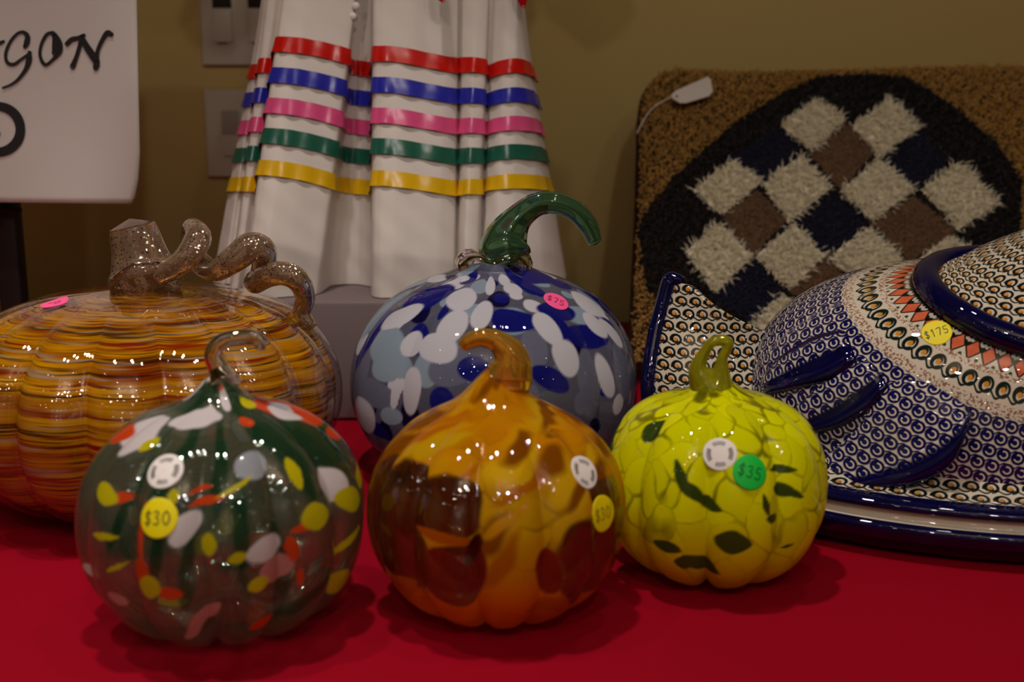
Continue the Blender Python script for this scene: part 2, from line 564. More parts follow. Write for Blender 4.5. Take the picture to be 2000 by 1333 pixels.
# ------------------------------------------------------------------ glass pumpkins
class Pumpkin:
    def __init__(s, X, Y, R, h, ribs, depth, phase=0.0, nphi=420, nt=240, neck=(0.0, 0.02), e1=.85, e1b=.85, e2=.95, eq=.5, dip=0.0, lobe_pow=1.6, t_end=1.0, scale=1.0):
        s.phi = np.linspace(-PI, PI, nphi, endpoint=False)          # -pi/2 faces the camera
        s.t = np.linspace(0.004, t_end - 0.004, nt)
        a = (s.t - .5) * PI
        r = R * np.cos(a) ** np.where(a > 0, e1, e1b)
        z = np.where(a > 0, h * (1 - eq), h * eq) * np.sign(np.sin(a)) * np.abs(np.sin(a)) ** e2
        g = (1 - np.abs(np.sin(ribs * (s.phi + phase) / 2))) ** lobe_pow
        fade = np.clip(np.cos(a) * 1.9, 0, 1) ** 1.0
        f = (1 + depth * .25 - depth * g[:, None] * fade[None]) * scale
        rr = r[None] * f
        zz = z[None] * (1 - (depth * .9 * g[:, None]) * np.clip(-np.sin(a), 0, 1)[None]) * scale
        up = np.clip(np.sin(a) * 3, 0, 1)[None]
        zz = zz + neck[0] * np.exp(-(rr / neck[1]) ** 2) * up - dip * np.exp(-(rr / (.3 * R)) ** 2) * up
        zz = zz + np.clip(-np.sin(a), 0, 1)[None] ** 2 * .10 * h * np.exp(-(rr / (.28 * R)) ** 2)
        base = zz.min() if scale == 1.0 else None
        s.base = base
        s.R, s.h, s.X, s.Y = R, h, X, Y
        s.rr, s.zz = rr, zz
        s.finish(-(zz.min()) + .0004)

    def finish(s, lift):
        s.lift = lift
        P = np.stack([s.X + s.rr * np.cos(s.phi)[:, None], s.Y + s.rr * np.sin(s.phi)[:, None], s.zz + lift], -1)
        s.P = P
        du = np.roll(P, -1, 0) - np.roll(P, 1, 0)
        dv = np.gradient(P, axis=1)
        n = np.cross(du, dv); n /= np.linalg.norm(n, axis=-1)[..., None] + 1e-12
        s.Nr = n
        s.V, s.Nv = P.reshape(-1, 3), n.reshape(-1, 3)
        s.rad = s.rr
        mr = s.rr.mean(0)
        s.S = np.concatenate([[0], np.cumsum(np.hypot(np.diff(mr), np.diff(s.zz.mean(0))))])
        s.mr = mr
        s.nphi, s.nt = len(s.phi), len(s.t)
        # pseudo-noise used to wobble the edges of the marks
        u, v = s.phi[:, None], s.S[None] / s.R
        s.w1 = sum(np.sin(k[0] * u + k[1] * v + k[2]) / (1 + .3 * i) for i, k in enumerate(((3, 7, 0), (5, -9, 2), (9, 13, 1), (14, -17, 4))))
        s.w2 = sum(np.sin(k[0] * u + k[1] * v + k[2]) / (1 + .3 * i) for i, k in enumerate(((4, -6, 1), (6, 8, 5), (11, -12, 3), (15, 19, 2))))

    def locate(s, px, py):
        X, Yp, D = proj(s.V)
        front = ((s.V - CAMP) * s.Nv).sum(1) < 0
        e = np.hypot(X - px, Yp - py) + np.where(front, 0, 1e4)
        i = int(np.argmin(e))
        return i // s.nt, i % s.nt, D[i]

    def start(s, col, alpha):
        s.C = np.zeros((s.nphi, s.nt, 4)); s.C[..., :3] = col; s.C[..., 3] = alpha

    def blob(s, i, j, rx, ry, rot, col, alpha=1.0, power=2.0, wob=.09, soft=.12):
        """mark centred on grid point i,j; rx, ry in metres along the surface; rot turns it clockwise as seen"""
        dphi = (s.phi - s.phi[i] + PI) % (2 * PI) - PI
        x = dphi[:, None] * max(s.mr[j], .35 * s.R) + wob * rx * s.w1
        y = (s.S - s.S[j])[None] + wob * ry * s.w2
        c, sn = math.cos(rot), math.sin(rot)
        a, b = (x * c - y * sn) / rx, (x * sn + y * c) / ry
        d = (np.abs(a) ** power + np.abs(b) ** power) ** (1 / power)
        k = np.clip((1 - d) / soft + .5, 0, 1)[..., None]
        s.C = s.C * (1 - k) + np.array([*col, alpha]) * k

    def marks(s, lst, col, alpha=1.0, **kw):
        for q in lst:
            px, py, rx, ry = q[:4]
            rot = math.radians(q[4]) if len(q) > 4 else 0.0
            i, j, D = s.locate(px, py)
            n = s.Nr[i, j]
            v = CAMP - s.P[i, j]; v /= np.linalg.norm(v)
            # undo foreshortening so that the mark keeps its seen size, within reason
            fx = max(.45, math.hypot(n[0] * 0 + math.cos(s.phi[i] + PI / 2), 0))
            fy = max(.35, abs(v @ n) / max(fx, .5))
            fy = min(1.0, fy)
            s.blob(i, j, rx / F * D / fx, ry / F * D / fy, rot, col, alpha, **kw)

    def cells(s, n, seed, aspect=1.0, shear=0.0, warp=.012):
        """nearest and second nearest seed fields in (phi, arc) space"""
        r = np.random.default_rng(seed)
        k = np.arange(n)
        sp = (k * 2.39996) % (2 * PI) - PI + r.normal(0, .18, n)
        st = (k + .5) / n + r.normal(0, .012, n)
        Sn = s.S / s.S[-1]
        sx = np.full_like(s.phi, 1.0)
        d1 = np.full((s.nphi, s.nt), 9e9); d2 = d1.copy(); idx = np.zeros((s.nphi, s.nt), int)
        for q in range(n):
            dphi = (s.phi - sp[q] + PI) % (2 * PI) - PI
            y = ((Sn - st[q])[None] * s.S[-1] / s.R) / aspect + warp * s.w2
            x = dphi[:, None] * np.maximum(s.mr, .25 * s.R)[None] / s.R + warp * s.w1 + shear * y
            d = np.hypot(x, y)
            m_ = d < d1
            d2 = np.where(m_, d1, np.minimum(d2, d)); idx = np.where(m_, q, idx); d1 = np.minimum(d1, d)
        return d1, d2, idx

    def mesh(s, name='body'):
        # close both poles
        V = np.vstack([s.V, s.P[:, 0].mean(0), s.P[:, -1].mean(0)])
        n, m_ = s.nphi, s.nt
        i = np.arange(n); i2 = (i + 1) % n
        tr = np.vstack([np.column_stack([np.full(n, n * m_), i2 * m_, i * m_]),
                        np.column_stack([np.full(n, n * m_ + 1), i * m_ + m_ - 1, i2 * m_ + m_ - 1])])
        at_ = {}
        if hasattr(s, 'C'):
            at_['Col'] = np.vstack([s.C.reshape(-1, 4), s.C[0, 0], s.C[0, -1]])
        u = np.repeat(s.phi / (2 * PI), m_); v = np.tile(s.S / s.S[-1], n)
        at_['band'] = np.vstack([np.column_stack([np.cos(u * 2 * PI), np.sin(u * 2 * PI), v]), [0, 0, 0], [0, 0, 1]])
        return mesh_np(name, V, grid_quads(n, m_, wrap_n=True), tr, attrs=at_)

    def shell(s, k, name, step=3):
        """coarser copy of the wall, shrunk by k about the centre"""
        c = np.array([s.X, s.Y, s.lift])
        P = c + (s.P[::step, ::step] - c) * k
        n, m_ = P.shape[:2]
        V = P.reshape(-1, 3)
        return mesh_np(name, V, grid_quads(n, m_, wrap_n=True))


def stem_path(pts, Y, dy=None):
    return [at(np.array(p[0]), np.array(p[1]), np.array(Y + (dy[i] if dy else 0))) for i, p in enumerate(pts)]


def px2m(r, Y): return r / F * (Y * 1.0)


# ---- 1. green-streaked clear pumpkin (front left)
WHITE, LGREY = srgb(225, 215, 215), srgb(190, 195, 205)
ORNG, YEL, GRN = srgb(215, 70, 25), srgb(205, 190, 15), srgb(22, 62, 38)
pk = Pumpkin(-0.1549, 0.5775, 0.0742, 0.1262, 12, .085, phase=-.096, neck=(.016, .012), e1=.85, e1b=.72)
root = tag(empty('glass_pumpkin', (-.1549, .5775, 0)), 'clear green-streaked glass pumpkin with white, orange and yellow flecks, front left', 'glass pumpkin')
pk.start(srgb(96, 112, 92), 0.22)
pk.C[..., 3] += .12 * np.clip((pk.S / pk.S[-1] - .38) / .2, 0, 1)[None]
pk.marks([(389, 775, 85, 28, -25), (505, 800, 22, 100, -10), (560, 810, 20, 110, -25), (500, 830, 17, 90, -8), (560, 890, 20, 120, -10), (430, 900, 14, 130, 3), (345, 900, 16, 110, 12),
          (470, 1030, 16, 120, 0), (300, 1090, 15, 80, 8), (620, 870, 24, 90, -20), (545, 1100, 14, 100, -5), (365, 1120, 15, 90, 6), (240, 1000, 10, 110, 14),
          (440, 1180, 80, 22, 0), (590, 1180, 60, 18, -25)], GRN, .8, wob=.12, soft=.5)
pk.marks([(277, 842, 32, 24, -20), (384, 818, 50, 18, -25), (439, 784, 12, 30, 0), (646, 945, 18, 36, 10), (360, 1034, 24, 40, 35),
          (523, 1072, 36, 20, -12), (415, 732, 22, 12, -30), (182, 1115, 14, 16), (355, 745, 34, 9, -25)], WHITE, 1)
pk.marks([(490, 909, 30, 32, 0), (300, 1000, 12, 26, 0)], LGREY, .7)
pk.marks([(538, 1110, 30, 15, -15), (391, 1211, 13, 40, 40), (228, 1173, 20, 10, 25)], srgb(200, 130, 125), 1)
pk.marks([(242, 844, 16, 20), (505, 752, 42, 9, 25), (560, 800, 40, 20, 50), (432, 757, 8, 12), (605, 795, 15, 30, -40), (653, 847, 8, 14), (235, 971, 26, 12, -10),
          (408, 977, 36, 7, -15), (395, 952, 26, 5, -20), (273, 1124, 18, 20), (331, 1162, 26, 12, 0), (192, 1086, 20, 7, -35), (571, 1072, 10, 26), (504, 1200, 24, 9, 10),
          (510, 1218, 22, 9, -20), (585, 1130, 6, 22), (480, 822, 12, 14), (610, 1020, 26, 10, -20), (275, 1045, 6, 50, 0)], ORNG, 1, power=1.7)
pk.marks([(561, 808, 16, 24, -25)], WHITE, 1)
pk.marks([(288, 870, 12, 18, 20), (202, 964, 32, 14, 8), (338, 970, 12, 14), (460, 952, 36, 5, -32), (202, 1050, 26, 6, -5), (463, 1093, 18, 12, -15), (504, 1141, 20, 13, -20),
          (290, 1153, 26, 18), (225, 1108, 22, 5, -25), (576, 928, 10, 34, 0), (617, 1005, 20, 26), (686, 976, 18, 26, 20), (684, 1057, 20, 10, -30), (662, 1140, 13, 30, 35),
          (482, 788, 11, 20), (520, 748, 24, 5, 25), (410, 1068, 17, 17)], YEL, 1, power=1.7)
back = np.random.default_rng(3)
for q in range(42):
    i = int((.5 + back.uniform(.05, .95) * .5) * pk.nphi * .98) % pk.nphi
    j = int(back.uniform(.12, .9) * pk.nt)
    pk.blob(i, j, back.uniform(.004, .009), back.uniform(.004, .012), back.uniform(-.8, .8), [WHITE, ORNG, YEL, GRN, LGREY][q % 5], .95)
m_green = frit_glass('green_fleck_glass', (.70, .76, .66), edge=(.50, .58, .48), transl=.35)
bd = link('body', pk.mesh(), m_green, root)
m_clear = clear_glass('clear_inner_wall', (.93, .95, .92), edge=(.8, .85, .8))
link('inner_wall', pk.shell(.955, 'inner_wall'), m_clear, root)
m_clearstem = solid_glass('clear_stem_glass', (.93, .93, .88))
Ys = .5775
tube('stem', stem_path([(441, 752), (428, 722), (416, 694), (432, 668), (465, 660), (497, 660), (509, 670), (506, 682)], Ys, [-.005, 0, 0, 0, 0, 0, 0, 0]),
     [.0085, .0058, .0046, .0044, .0043, .0040, .0034, .0026], m_clearstem, root, n=60, k=20)
sticker(root, pk.V, pk.Nv, 318, 914, .0092, m_paper_lbl, 'round white maker sticker ringed with tiny print', ring=True)
sticker(root, pk.V, pk.Nv, 301, 1009, .0096, m_lbl_y, 'round yellow price sticker reading $30', '$30')

# ---- 2. amber pumpkin (front centre)
pk = Pumpkin(-.0084, .5950, .0705, .1222, 12, .075, phase=.15, neck=(.020, .0165), e1=.92, e1b=.82)
root = tag(empty('glass_pumpkin', (-.0084, .595, 0)), 'amber swirled glass pumpkin with clear dark windows low down, front centre', 'glass pumpkin')
pk.start(srgb(200, 128, 10), .93)
d1, d2, idx = pk.cells(150, 11, aspect=.8, shear=.55, warp=.05)
cr = np.random.default_rng(5)
tone = cr.uniform(0, 1, 150)[idx][..., None]
tt = (pk.S / pk.S[-1])[None, :, None]
top, mid, low = np.array(srgb(228, 146, 6)), np.array(srgb(228, 178, 10)), np.array(srgb(222, 104, 4))
cc = np.where(tt > .55, mid + (top - mid) * np.clip((tt - .55) / .2, 0, 1), low + (mid - low) * np.clip((tt - .32) / .2, 0, 1))
cc = cc * (.75 + .45 * tone)
edge = np.clip((.012 + .030 * np.clip(pk.w1 * .5 + .2, 0, 1) - (d2 - d1)) / .035, 0, 1)[..., None] * np.clip((tt - .36) / .1, 0, 1)
cc = cc * (1 - .6 * edge) + np.array(srgb(84, 44, 8)) * .6 * edge
pk.C[..., :3] = np.clip(cc, 0, 1)
pk.C[..., 3] = .93 - .25 * edge[..., 0] - .12 * (tone[..., 0] > .8)
lf = np.random.default_rng(31)
for q in range(150):                                     # overlapping leaf-like swirls of amber
    i = int(lf.uniform(0, pk.nphi)); j = int(lf.uniform(.46, .97) * pk.nt)
    c_ = [srgb(240, 172, 8), srgb(218, 128, 4), srgb(244, 192, 20), srgb(206, 120, 4), srgb(232, 154, 6), srgb(150, 84, 6)][int(lf.integers(0, 6))]
    pk.blob(i, j, lf.uniform(.0035, .008), lf.uniform(.009, .020), lf.uniform(.5, 1.15), c_, lf.uniform(.75, .95), power=1.7, wob=.12, soft=.55)
DARK = srgb(60, 40, 25)
pk.marks([(870, 992, 72, 62, 0), (762, 1020, 40, 120, 0), (735, 1010, 30, 120, 0), (790, 990, 40, 90, 0), (882, 1130, 62, 58, 10), (1168, 1085, 70, 100, 0), (1195, 955, 30, 22, 0), (800, 1090, 45, 70, 0)], DARK, .12, power=2.3, wob=.07)
pk.marks([(1069, 1117, 24, 44, -8)], srgb(150, 25, 10), .35, power=2.4)
pk.marks([(860, 1052, 60, 11, 8), (770, 1150, 50, 10, -30)], srgb(190, 90, 10), .95)
pk.marks([(925, 1075, 14, 36, 20)], srgb(40, 8, 8), .8)
br = np.random.default_rng(8)
m_amber = frit_glass('amber_swirl_glass', (.60, .50, .42), edge=(.40, .36, .30), transl=.45)
link('body', pk.mesh(), m_amber, root)
m_amberclear = clear_glass('amber_inner_wall', (.90, .84, .74), edge=(.7, .65, .55))
link('inner_wall', pk.shell(.955, 'inner_wall'), m_amberclear, root)
m_amberstem = solid_glass('amber_stem_glass', srgb(240, 185, 70), dens=.22)
tube('stem', stem_path([(996, 772), (994, 742), (998, 712), (992, 688), (970, 667), (942, 660), (915, 668), (904, 680)], .595, [-.004] + [0] * 7),
     [.0100, .0128, .0112, .0088, .0060, .0050, .0042, .0030], m_amberstem, root, n=60, k=22)
sticker(root, pk.V, pk.Nv, 1144, 918, .0090, m_paper_lbl, 'round white maker sticker ringed with tiny print', ring=True)
sticker(root, pk.V, pk.Nv, 1179, 1007, .0095, m_lbl_y, 'round yellow price sticker with faint handwriting', '$30', ink=simple('faded_ink', srgb(120, 105, 0), .6, .3), rot=.2)

# ---- 3. yellow pumpkin (front right)
pk = Pumpkin(.1206, .6440, .0645, .1130, 9, .11, phase=.42, neck=(.012, .014), lobe_pow=1.8, e1=.60, e1b=.82)
root = tag(empty('glass_pumpkin', (.1206, .644, 0)), 'bright yellow mottled glass pumpkin with dark green leaf patches, right of the amber one', 'glass pumpkin')
d1, d2, idx = pk.cells(290, 21, aspect=1.35, warp=.024)
tone = np.random.default_rng(6).uniform(.86, 1.08, 290)[idx][..., None]
tt = (pk.S / pk.S[-1])[None, :, None]
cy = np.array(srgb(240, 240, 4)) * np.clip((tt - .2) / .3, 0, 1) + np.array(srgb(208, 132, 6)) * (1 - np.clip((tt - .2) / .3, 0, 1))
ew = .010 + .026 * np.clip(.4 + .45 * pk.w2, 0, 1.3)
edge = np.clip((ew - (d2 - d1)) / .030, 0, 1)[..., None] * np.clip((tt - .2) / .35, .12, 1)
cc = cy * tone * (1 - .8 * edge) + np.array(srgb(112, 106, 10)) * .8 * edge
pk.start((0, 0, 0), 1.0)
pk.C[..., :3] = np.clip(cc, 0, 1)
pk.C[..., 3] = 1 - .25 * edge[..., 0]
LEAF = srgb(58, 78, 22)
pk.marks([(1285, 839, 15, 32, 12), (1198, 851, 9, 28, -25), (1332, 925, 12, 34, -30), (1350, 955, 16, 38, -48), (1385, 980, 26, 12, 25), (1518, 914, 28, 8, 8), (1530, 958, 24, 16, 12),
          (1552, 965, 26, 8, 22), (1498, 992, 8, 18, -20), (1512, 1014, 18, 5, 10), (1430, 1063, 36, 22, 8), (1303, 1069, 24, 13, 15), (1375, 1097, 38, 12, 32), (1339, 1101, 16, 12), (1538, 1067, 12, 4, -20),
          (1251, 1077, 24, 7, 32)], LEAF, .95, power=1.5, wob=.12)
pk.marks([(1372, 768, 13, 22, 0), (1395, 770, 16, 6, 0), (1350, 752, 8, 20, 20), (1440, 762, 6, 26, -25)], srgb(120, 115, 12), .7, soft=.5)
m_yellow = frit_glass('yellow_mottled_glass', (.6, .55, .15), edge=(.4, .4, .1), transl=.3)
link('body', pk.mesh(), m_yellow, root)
m_yelstem = solid_glass('olive_stem_glass', srgb(205, 200, 40), dens=.3)
tube('stem', stem_path([(1384, 756), (1364, 722), (1374, 692), (1390, 670), (1408, 665), (1421, 671), (1419, 684), (1411, 700), (1408, 724), (1402, 752)], .644, [0, 0, 0, 0, 0, -.002, -.003, -.004, -.004, -.003]),
     [.0130, .0058, .0034, .0030, .0034, .0036, .0030, .0031, .0050, .0100], m_yelstem, root, n=80, k=20)
sticker(root, pk.V, pk.Nv, 1399, 883, .0092, m_paper_lbl, 'round white maker sticker ringed with tiny print', ring=True)
sticker(root, pk.V, pk.Nv, 1467, 915, .0096, m_lbl_g, 'round green price sticker with faint handwriting', '$35', rot=-.25, ink=simple('green_ink', srgb(10, 95, 40), .6, .3))

# ---- 4. blue and white pumpkin (behind)
pk = Pumpkin(-.0135, .850, .1110, .1600, 9, .035, phase=.1, nphi=560, nt=320, neck=(.012, .024), e1=.86, e1b=.75, eq=.43)
root = tag(empty('glass_pumpkin', (-.0135, .85, 0)), 'large blue and white spotted glass pumpkin with curled green stem, behind the amber one', 'glass pumpkin')
BWHT, BLT, BGR, NAV, NAV2 = srgb(215, 212, 220), srgb(150, 168, 185), srgb(120, 122, 145), srgb(22, 26, 120), srgb(14, 14, 60)
pk.start(srgb(105, 105, 125), .75)
r_ = np.random.default_rng(12)
nb = 260
kk = np.arange(nb)
order = r_.permutation(nb)
for q in order:
    i = int(((q * .618034) % 1) * pk.nphi); tq = (q + .5) / nb
    j = min(pk.nt - 2, int(np.searchsorted(pk.S / pk.S[-1], .06 + .88 * tq)))
    col, al = [(BLT, .95), (NAV, .97), (BGR, .85), (BWHT, 1), (NAV2, .97), (BGR, .6)][int(r_.integers(0, 6))]
    sz = r_.uniform(.006, .0125) * (1 if tq < .8 else .75)
    pk.blob(i, j, sz * r_.uniform(.8, 1.1), sz * r_.uniform(1.0, 1.5), r_.uniform(-.5, .5), col, al)
pk.marks([(871, 724, 42, 30), (1046, 685, 28, 38, 0), (732, 766, 34, 26, 10), (1153, 745, 24, 55, 8), (1215, 720, 14, 60, 0), (700, 740, 16, 40, 10)], BGR, .85)
pk.marks([(747, 672, 32, 32), (762, 715, 42, 30, 0), (1128, 617, 28, 22, 10), (811, 548, 28, 11, -25), (935, 560, 16, 14), (764, 813, 20, 18), (740, 610, 20, 40, 30)], BLT, .95)
pk.marks([(837, 582, 28, 38, 30), (871, 604, 8, 18, 10), (1003, 625, 42, 26, 15), (1020, 552, 14, 28, -15), (1050, 540, 22, 20), (1085, 608, 38, 18, 15), (1136, 659, 36, 17, 22),
          (1181, 634, 16, 20, 25), (926, 719, 32, 28), (1080, 741, 42, 22, 30), (713, 672, 14, 28, 20), (978, 582, 15, 10), (918, 544, 13, 15), (734, 839, 26, 14, 10), (1210, 610, 10, 40, -25)], NAV, .97)
pk.marks([(899, 585, 28, 21, -15), (888, 634, 29, 31, 0), (942, 614, 20, 28, 10), (781, 619, 34, 21, -40), (805, 670, 22, 27, 10), (856, 676, 42, 31, 0), (1068, 642, 21, 36, -20),
          (1110, 702, 26, 40, -8), (1185, 732, 13, 50, -8), (802, 762, 21, 37, 0), (711, 811, 26, 28, -30), (1149, 593, 18, 26, -40), (1164, 634, 13, 27, -30), (1196, 650, 8, 27, -20),
          (984, 548, 12, 11), (956, 557, 9, 16), (1006, 577, 13, 8, 15), (854, 544, 17, 6, -10), (903, 545, 13, 7), (770, 770, 8, 30, 5)], BWHT, 1)
m_blue = frit_glass('blue_spot_glass', (.50, .48, .56), edge=(.4, .4, .5), transl=.3)
link('body', pk.mesh(), m_blue, root)
m_bluestem = solid_glass('green_stem_glass', srgb(172, 204, 176), dens=.3, core=srgb(58, 96, 68))
tube('stem', stem_path([(988, 512), (986, 488), (992, 458), (1014, 425), (1048, 400), (1086, 397), (1122, 411), (1148, 440), (1163, 474)], .85, [-.006, -.003, 0, 0, 0, 0, 0, 0, 0]),
     [.0150, .0195, .0155, .0105, .0088, .0082, .0078, .0072, .0054], m_bluestem, root, n=80, k=28, lobes=7, lobe_d=.05)
m_collar = solid_glass('clear_collar_glass', (.85, .86, .90))
a = np.linspace(0, 2 * PI, 22)
zt = pk.V[:, 2].max()
tube('glass_collar', [(-.0135 + .020 * math.cos(q), .85 + .020 * math.sin(q), zt - .007 + .0015 * math.sin(5 * q)) for q in a[:-1]] + [(-.0135 + .020, .85, zt - .007)], [.0085 + .0014 * math.sin(7 * q) for q in range(22)], m_collar, root, n=70, k=12)
sticker(root, pk.V, pk.Nv, 1090, 581, .0096, m_lbl_p, 'round pink price sticker near the top', '$75', rot=-.15, ink=m_pinkink)

# ---- 5. striped orange pumpkin (back left)
pk = Pumpkin(-.26, .7855, .1345, .1540, 16, .075, phase=.0, nphi=560, nt=200, neck=(.003, .02), lobe_pow=1.5, e1=.64, e1b=.7)
root = tag(empty('glass_pumpkin', (-.26, .7855, 0)), 'wide orange striped glass pumpkin with glittery curled stem, back left', 'glass pumpkin')
m, nt, out = new_mat('orange_striped_glass')
at_ = nt.nodes.new('ShaderNodeAttribute'); at_.attribute_name = 'band'
sep = nt.nodes.new('ShaderNodeSeparateXYZ'); L(nt, at_.outputs['Vector'], sep.inputs[0])
cx_, cy_, v_ = (N(sep.outputs[k]) for k in range(3))


def bandnoise(sx, sv, off, detail=2):
    cb = nt.nodes.new('ShaderNodeCombineXYZ')
    L(nt, cx_ * sx + off, cb.inputs[0]); L(nt, cy_ * sx, cb.inputs[1]); L(nt, (v_ + cx_ * .012) * sv, cb.inputs[2])
    return noise(nt, cb.outputs[0], 1.0, detail)


n1, n2, n3, n4 = bandnoise(1.3, 80, 0), bandnoise(1.6, 150, 9, 3), bandnoise(1.8, 85, 21), bandnoise(1.9, 110, 33)
n5 = bandnoise(1.0, 22, 55)
base = mixc(nt, ((N(n1) * .5 + N(n5) * .5 - .36) * 3.6).clamp(), srgb(146, 50, 3), srgb(255, 184, 10))
ramp = lambda n_, e, s_: ((N(n_) - e) * s_).clamp()
c1 = mixc(nt, ramp(n2, .53, 12) * .85, base, srgb(48, 20, 6))
c2 = mixc(nt, ramp(n3, .56, 12) * ramp(n5, .40, 8) * .9, c1, srgb(150, 22, 10))
c3 = mixc(nt, ramp(n4, .59, 12) * .8, c2, srgb(185, 165, 140))
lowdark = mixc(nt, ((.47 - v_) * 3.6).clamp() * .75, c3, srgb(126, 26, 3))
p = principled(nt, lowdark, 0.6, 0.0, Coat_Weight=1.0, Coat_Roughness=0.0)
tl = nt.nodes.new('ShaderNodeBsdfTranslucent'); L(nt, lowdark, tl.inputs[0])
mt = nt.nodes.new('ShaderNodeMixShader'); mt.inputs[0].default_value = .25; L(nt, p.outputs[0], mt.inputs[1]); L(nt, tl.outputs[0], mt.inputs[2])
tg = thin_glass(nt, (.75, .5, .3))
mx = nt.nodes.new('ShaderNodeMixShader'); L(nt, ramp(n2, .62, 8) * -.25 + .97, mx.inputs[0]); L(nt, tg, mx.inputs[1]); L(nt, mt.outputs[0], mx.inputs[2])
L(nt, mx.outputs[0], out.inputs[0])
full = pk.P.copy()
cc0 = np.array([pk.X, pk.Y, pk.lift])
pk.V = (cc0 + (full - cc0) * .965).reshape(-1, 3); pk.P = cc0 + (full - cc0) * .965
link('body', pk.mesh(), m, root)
pk.P = full; pk.V = full.reshape(-1, 3)
m_outer = clear_glass('clear_outer_wall', (.93, .92, .90), edge=(.85, .82, .78))
link('outer_wall', pk.shell(1.0, 'outer_wall', 2), m_outer, root)
m_glit = solid_glass('glitter_stem_glass', srgb(236, 222, 208), rough=.08, glitter=.15, dens=.42, core=srgb(138, 112, 92))
tube('stem', stem_path([(285, 555), (282, 540), (277, 520), (270, 490), (262, 460), (257, 442)], .7855, [-.004, 0, 0, 0, 0, 0]),
     [.0250, .0240, .0215, .0185, .0168, .0155], m_glit, root, n=40, k=42, lobes=7, lobe_d=.025)
tube('tendril', stem_path([(310, 535), (340, 522), (368, 500), (387, 465), (375, 446), (372, 480), (392, 515), (422, 528), (460, 505), (490, 482), (514, 492), (512, 530), (498, 552), (520, 540), (552, 534), (582, 548), (596, 580), (590, 612), (608, 640)],
                          .7855, [-.01, -.012, -.012, -.004, .012, .02, .012, .0, -.008, -.006, .004, .016, .012, .0, -.008, -.004, .01, .016, .012]),
     [.0085, .0080, .0088, .0092, .0070, .0075, .0080, .0080, .0095, .0100, .0095, .0080, .0080, .0085, .0085, .0082, .0072, .0065, .0045], m_glit, root, n=150, k=16)
sticker(root, pk.V, pk.Nv, 106, 584, .0093, m_lbl_p, 'pink price sticker folded at one edge', '-0', ink=m_pinkink, curl=.004)

# ------------------------------------------------------------------ ceramic bird tureen (right)
BC = np.array([.36, .80, .042]); BA, BB, BH, BN = .19, .138, .127, 2.8
QC = np.array([.36, .70, .27])                       # the painted bands are circles about this point
CB = np.array([.36, .80, .07])


def body_pt(phi, el):
    """superellipsoid dome point; el 0 base .. pi/2 top (slightly below base allowed)"""
    c, s_ = np.cos(el), np.sin(el)
    r = np.abs(c) ** (2 / BN); z = np.sign(s_) * np.abs(s_) ** (2 / BN)
    return np.stack([BC[0] + BA * r * np.cos(phi), BC[1] + BB * r * np.sin(phi), BC[2] + BH * z], -1)


def body_val(P):
    q = (P - BC) / np.array([BA, BB, BH])
    return np.hypot(q[..., 0], q[..., 1]) ** BN + np.abs(q[..., 2]) ** BN - 1


def body_hit(px, py):
    d = ray(px, py)
    ts = np.linspace(.45, 1.05, 1500)
    P = CAMP + d[..., None, :] * ts[:, None]
    v = body_val(P)
    i = np.where((v < 0).any(-1), np.argmax(v < 0, -1), np.argmin(v, -1))
    return np.take_along_axis(P, i[..., None, None].repeat(3, -1), -2)[..., 0, :]


def body_normal(P):
    q = (P - BC) / np.array([BA, BB, BH])
    r = np.maximum(np.hypot(q[..., 0], q[..., 1]), 1e-6)
    g = np.stack([r ** (BN - 2) * q[..., 0] / BA, r ** (BN - 2) * q[..., 1] / BB, np.sign(q[..., 2]) * np.abs(q[..., 2]) ** (BN - 1) / BH], -1)
    return g / np.linalg.norm(g, axis=-1)[..., None]


AX = (QC - CB) / np.linalg.norm(QC - CB)
E1 = np.array([1.0, 0, 0]); E1 = E1 - AX * (E1 @ AX); E1 /= np.linalg.norm(E1)
E2 = np.cross(AX, E1)


def band_uv(P):
    d = P - QC
    r = np.linalg.norm(d, axis=-1)
    psi = np.arctan2(d @ E2, d @ E1)
    return np.stack([psi * .150, r], -1)


# ---- painted-pottery shaders
CREAM, DNAVY, INK2, CORAL = srgb(205, 192, 172), srgb(10, 10, 62), srgb(14, 20, 18), srgb(196, 88, 52)


def scroll_cells(nt, u, v, s, stagger=.5, blue=False):
    """peacock-scroll motif on a grid of pitch s: (line mask, dot mask)"""
    vv = v / s
    row = vv.floor()
    uu = u / s * .92 + row * stagger
    x = uu.frac() - .5
    y = vv.frac() - .5
    r = (x * x + y * y).sqrt()
    th = N.m('ARCTAN2', y, x)
    spiral = (th / (2 * PI) + r * 2.3 + .15).frac()
    arm = spiral.step(.50, .10) * r.step(.45, .06)
    ringo = (r - .36).abs().step(.085, .06) * (1 - ((x < .05) * (y < -.12)))
    tail = (y + .30 - (x * (2 * PI)).sin() * .13).abs().step(.07, .06)
    line = arm.max(ringo).max(tail)
    if blue:                                   # crowded blue stamps: only a crescent and small gaps of the ground show
        cres = (r - .24).abs().step(.055, .05) * ((x > -.12).max(y > .1))
        line = (1 - (r - .47).step(0.0, .05)).max(0.0)
        gaps = (1 - r.step(.50, .08)) * (1 - tail)
        line = 1 - gaps.max(cres)
    dot = (((x + .02) * (x + .02) + (y - .02) * (y - .02)).sqrt()).step(.15, .06)
    return line.clamp(), dot


def uvs(nt):
    t = nt.nodes.new('ShaderNodeUVMap'); t.uv_map = 'UVMap'
    sp = nt.nodes.new('ShaderNodeSeparateXYZ'); L(nt, t.outputs[0], sp.inputs[0])
    return N(sp.outputs[0]), N(sp.outputs[1])


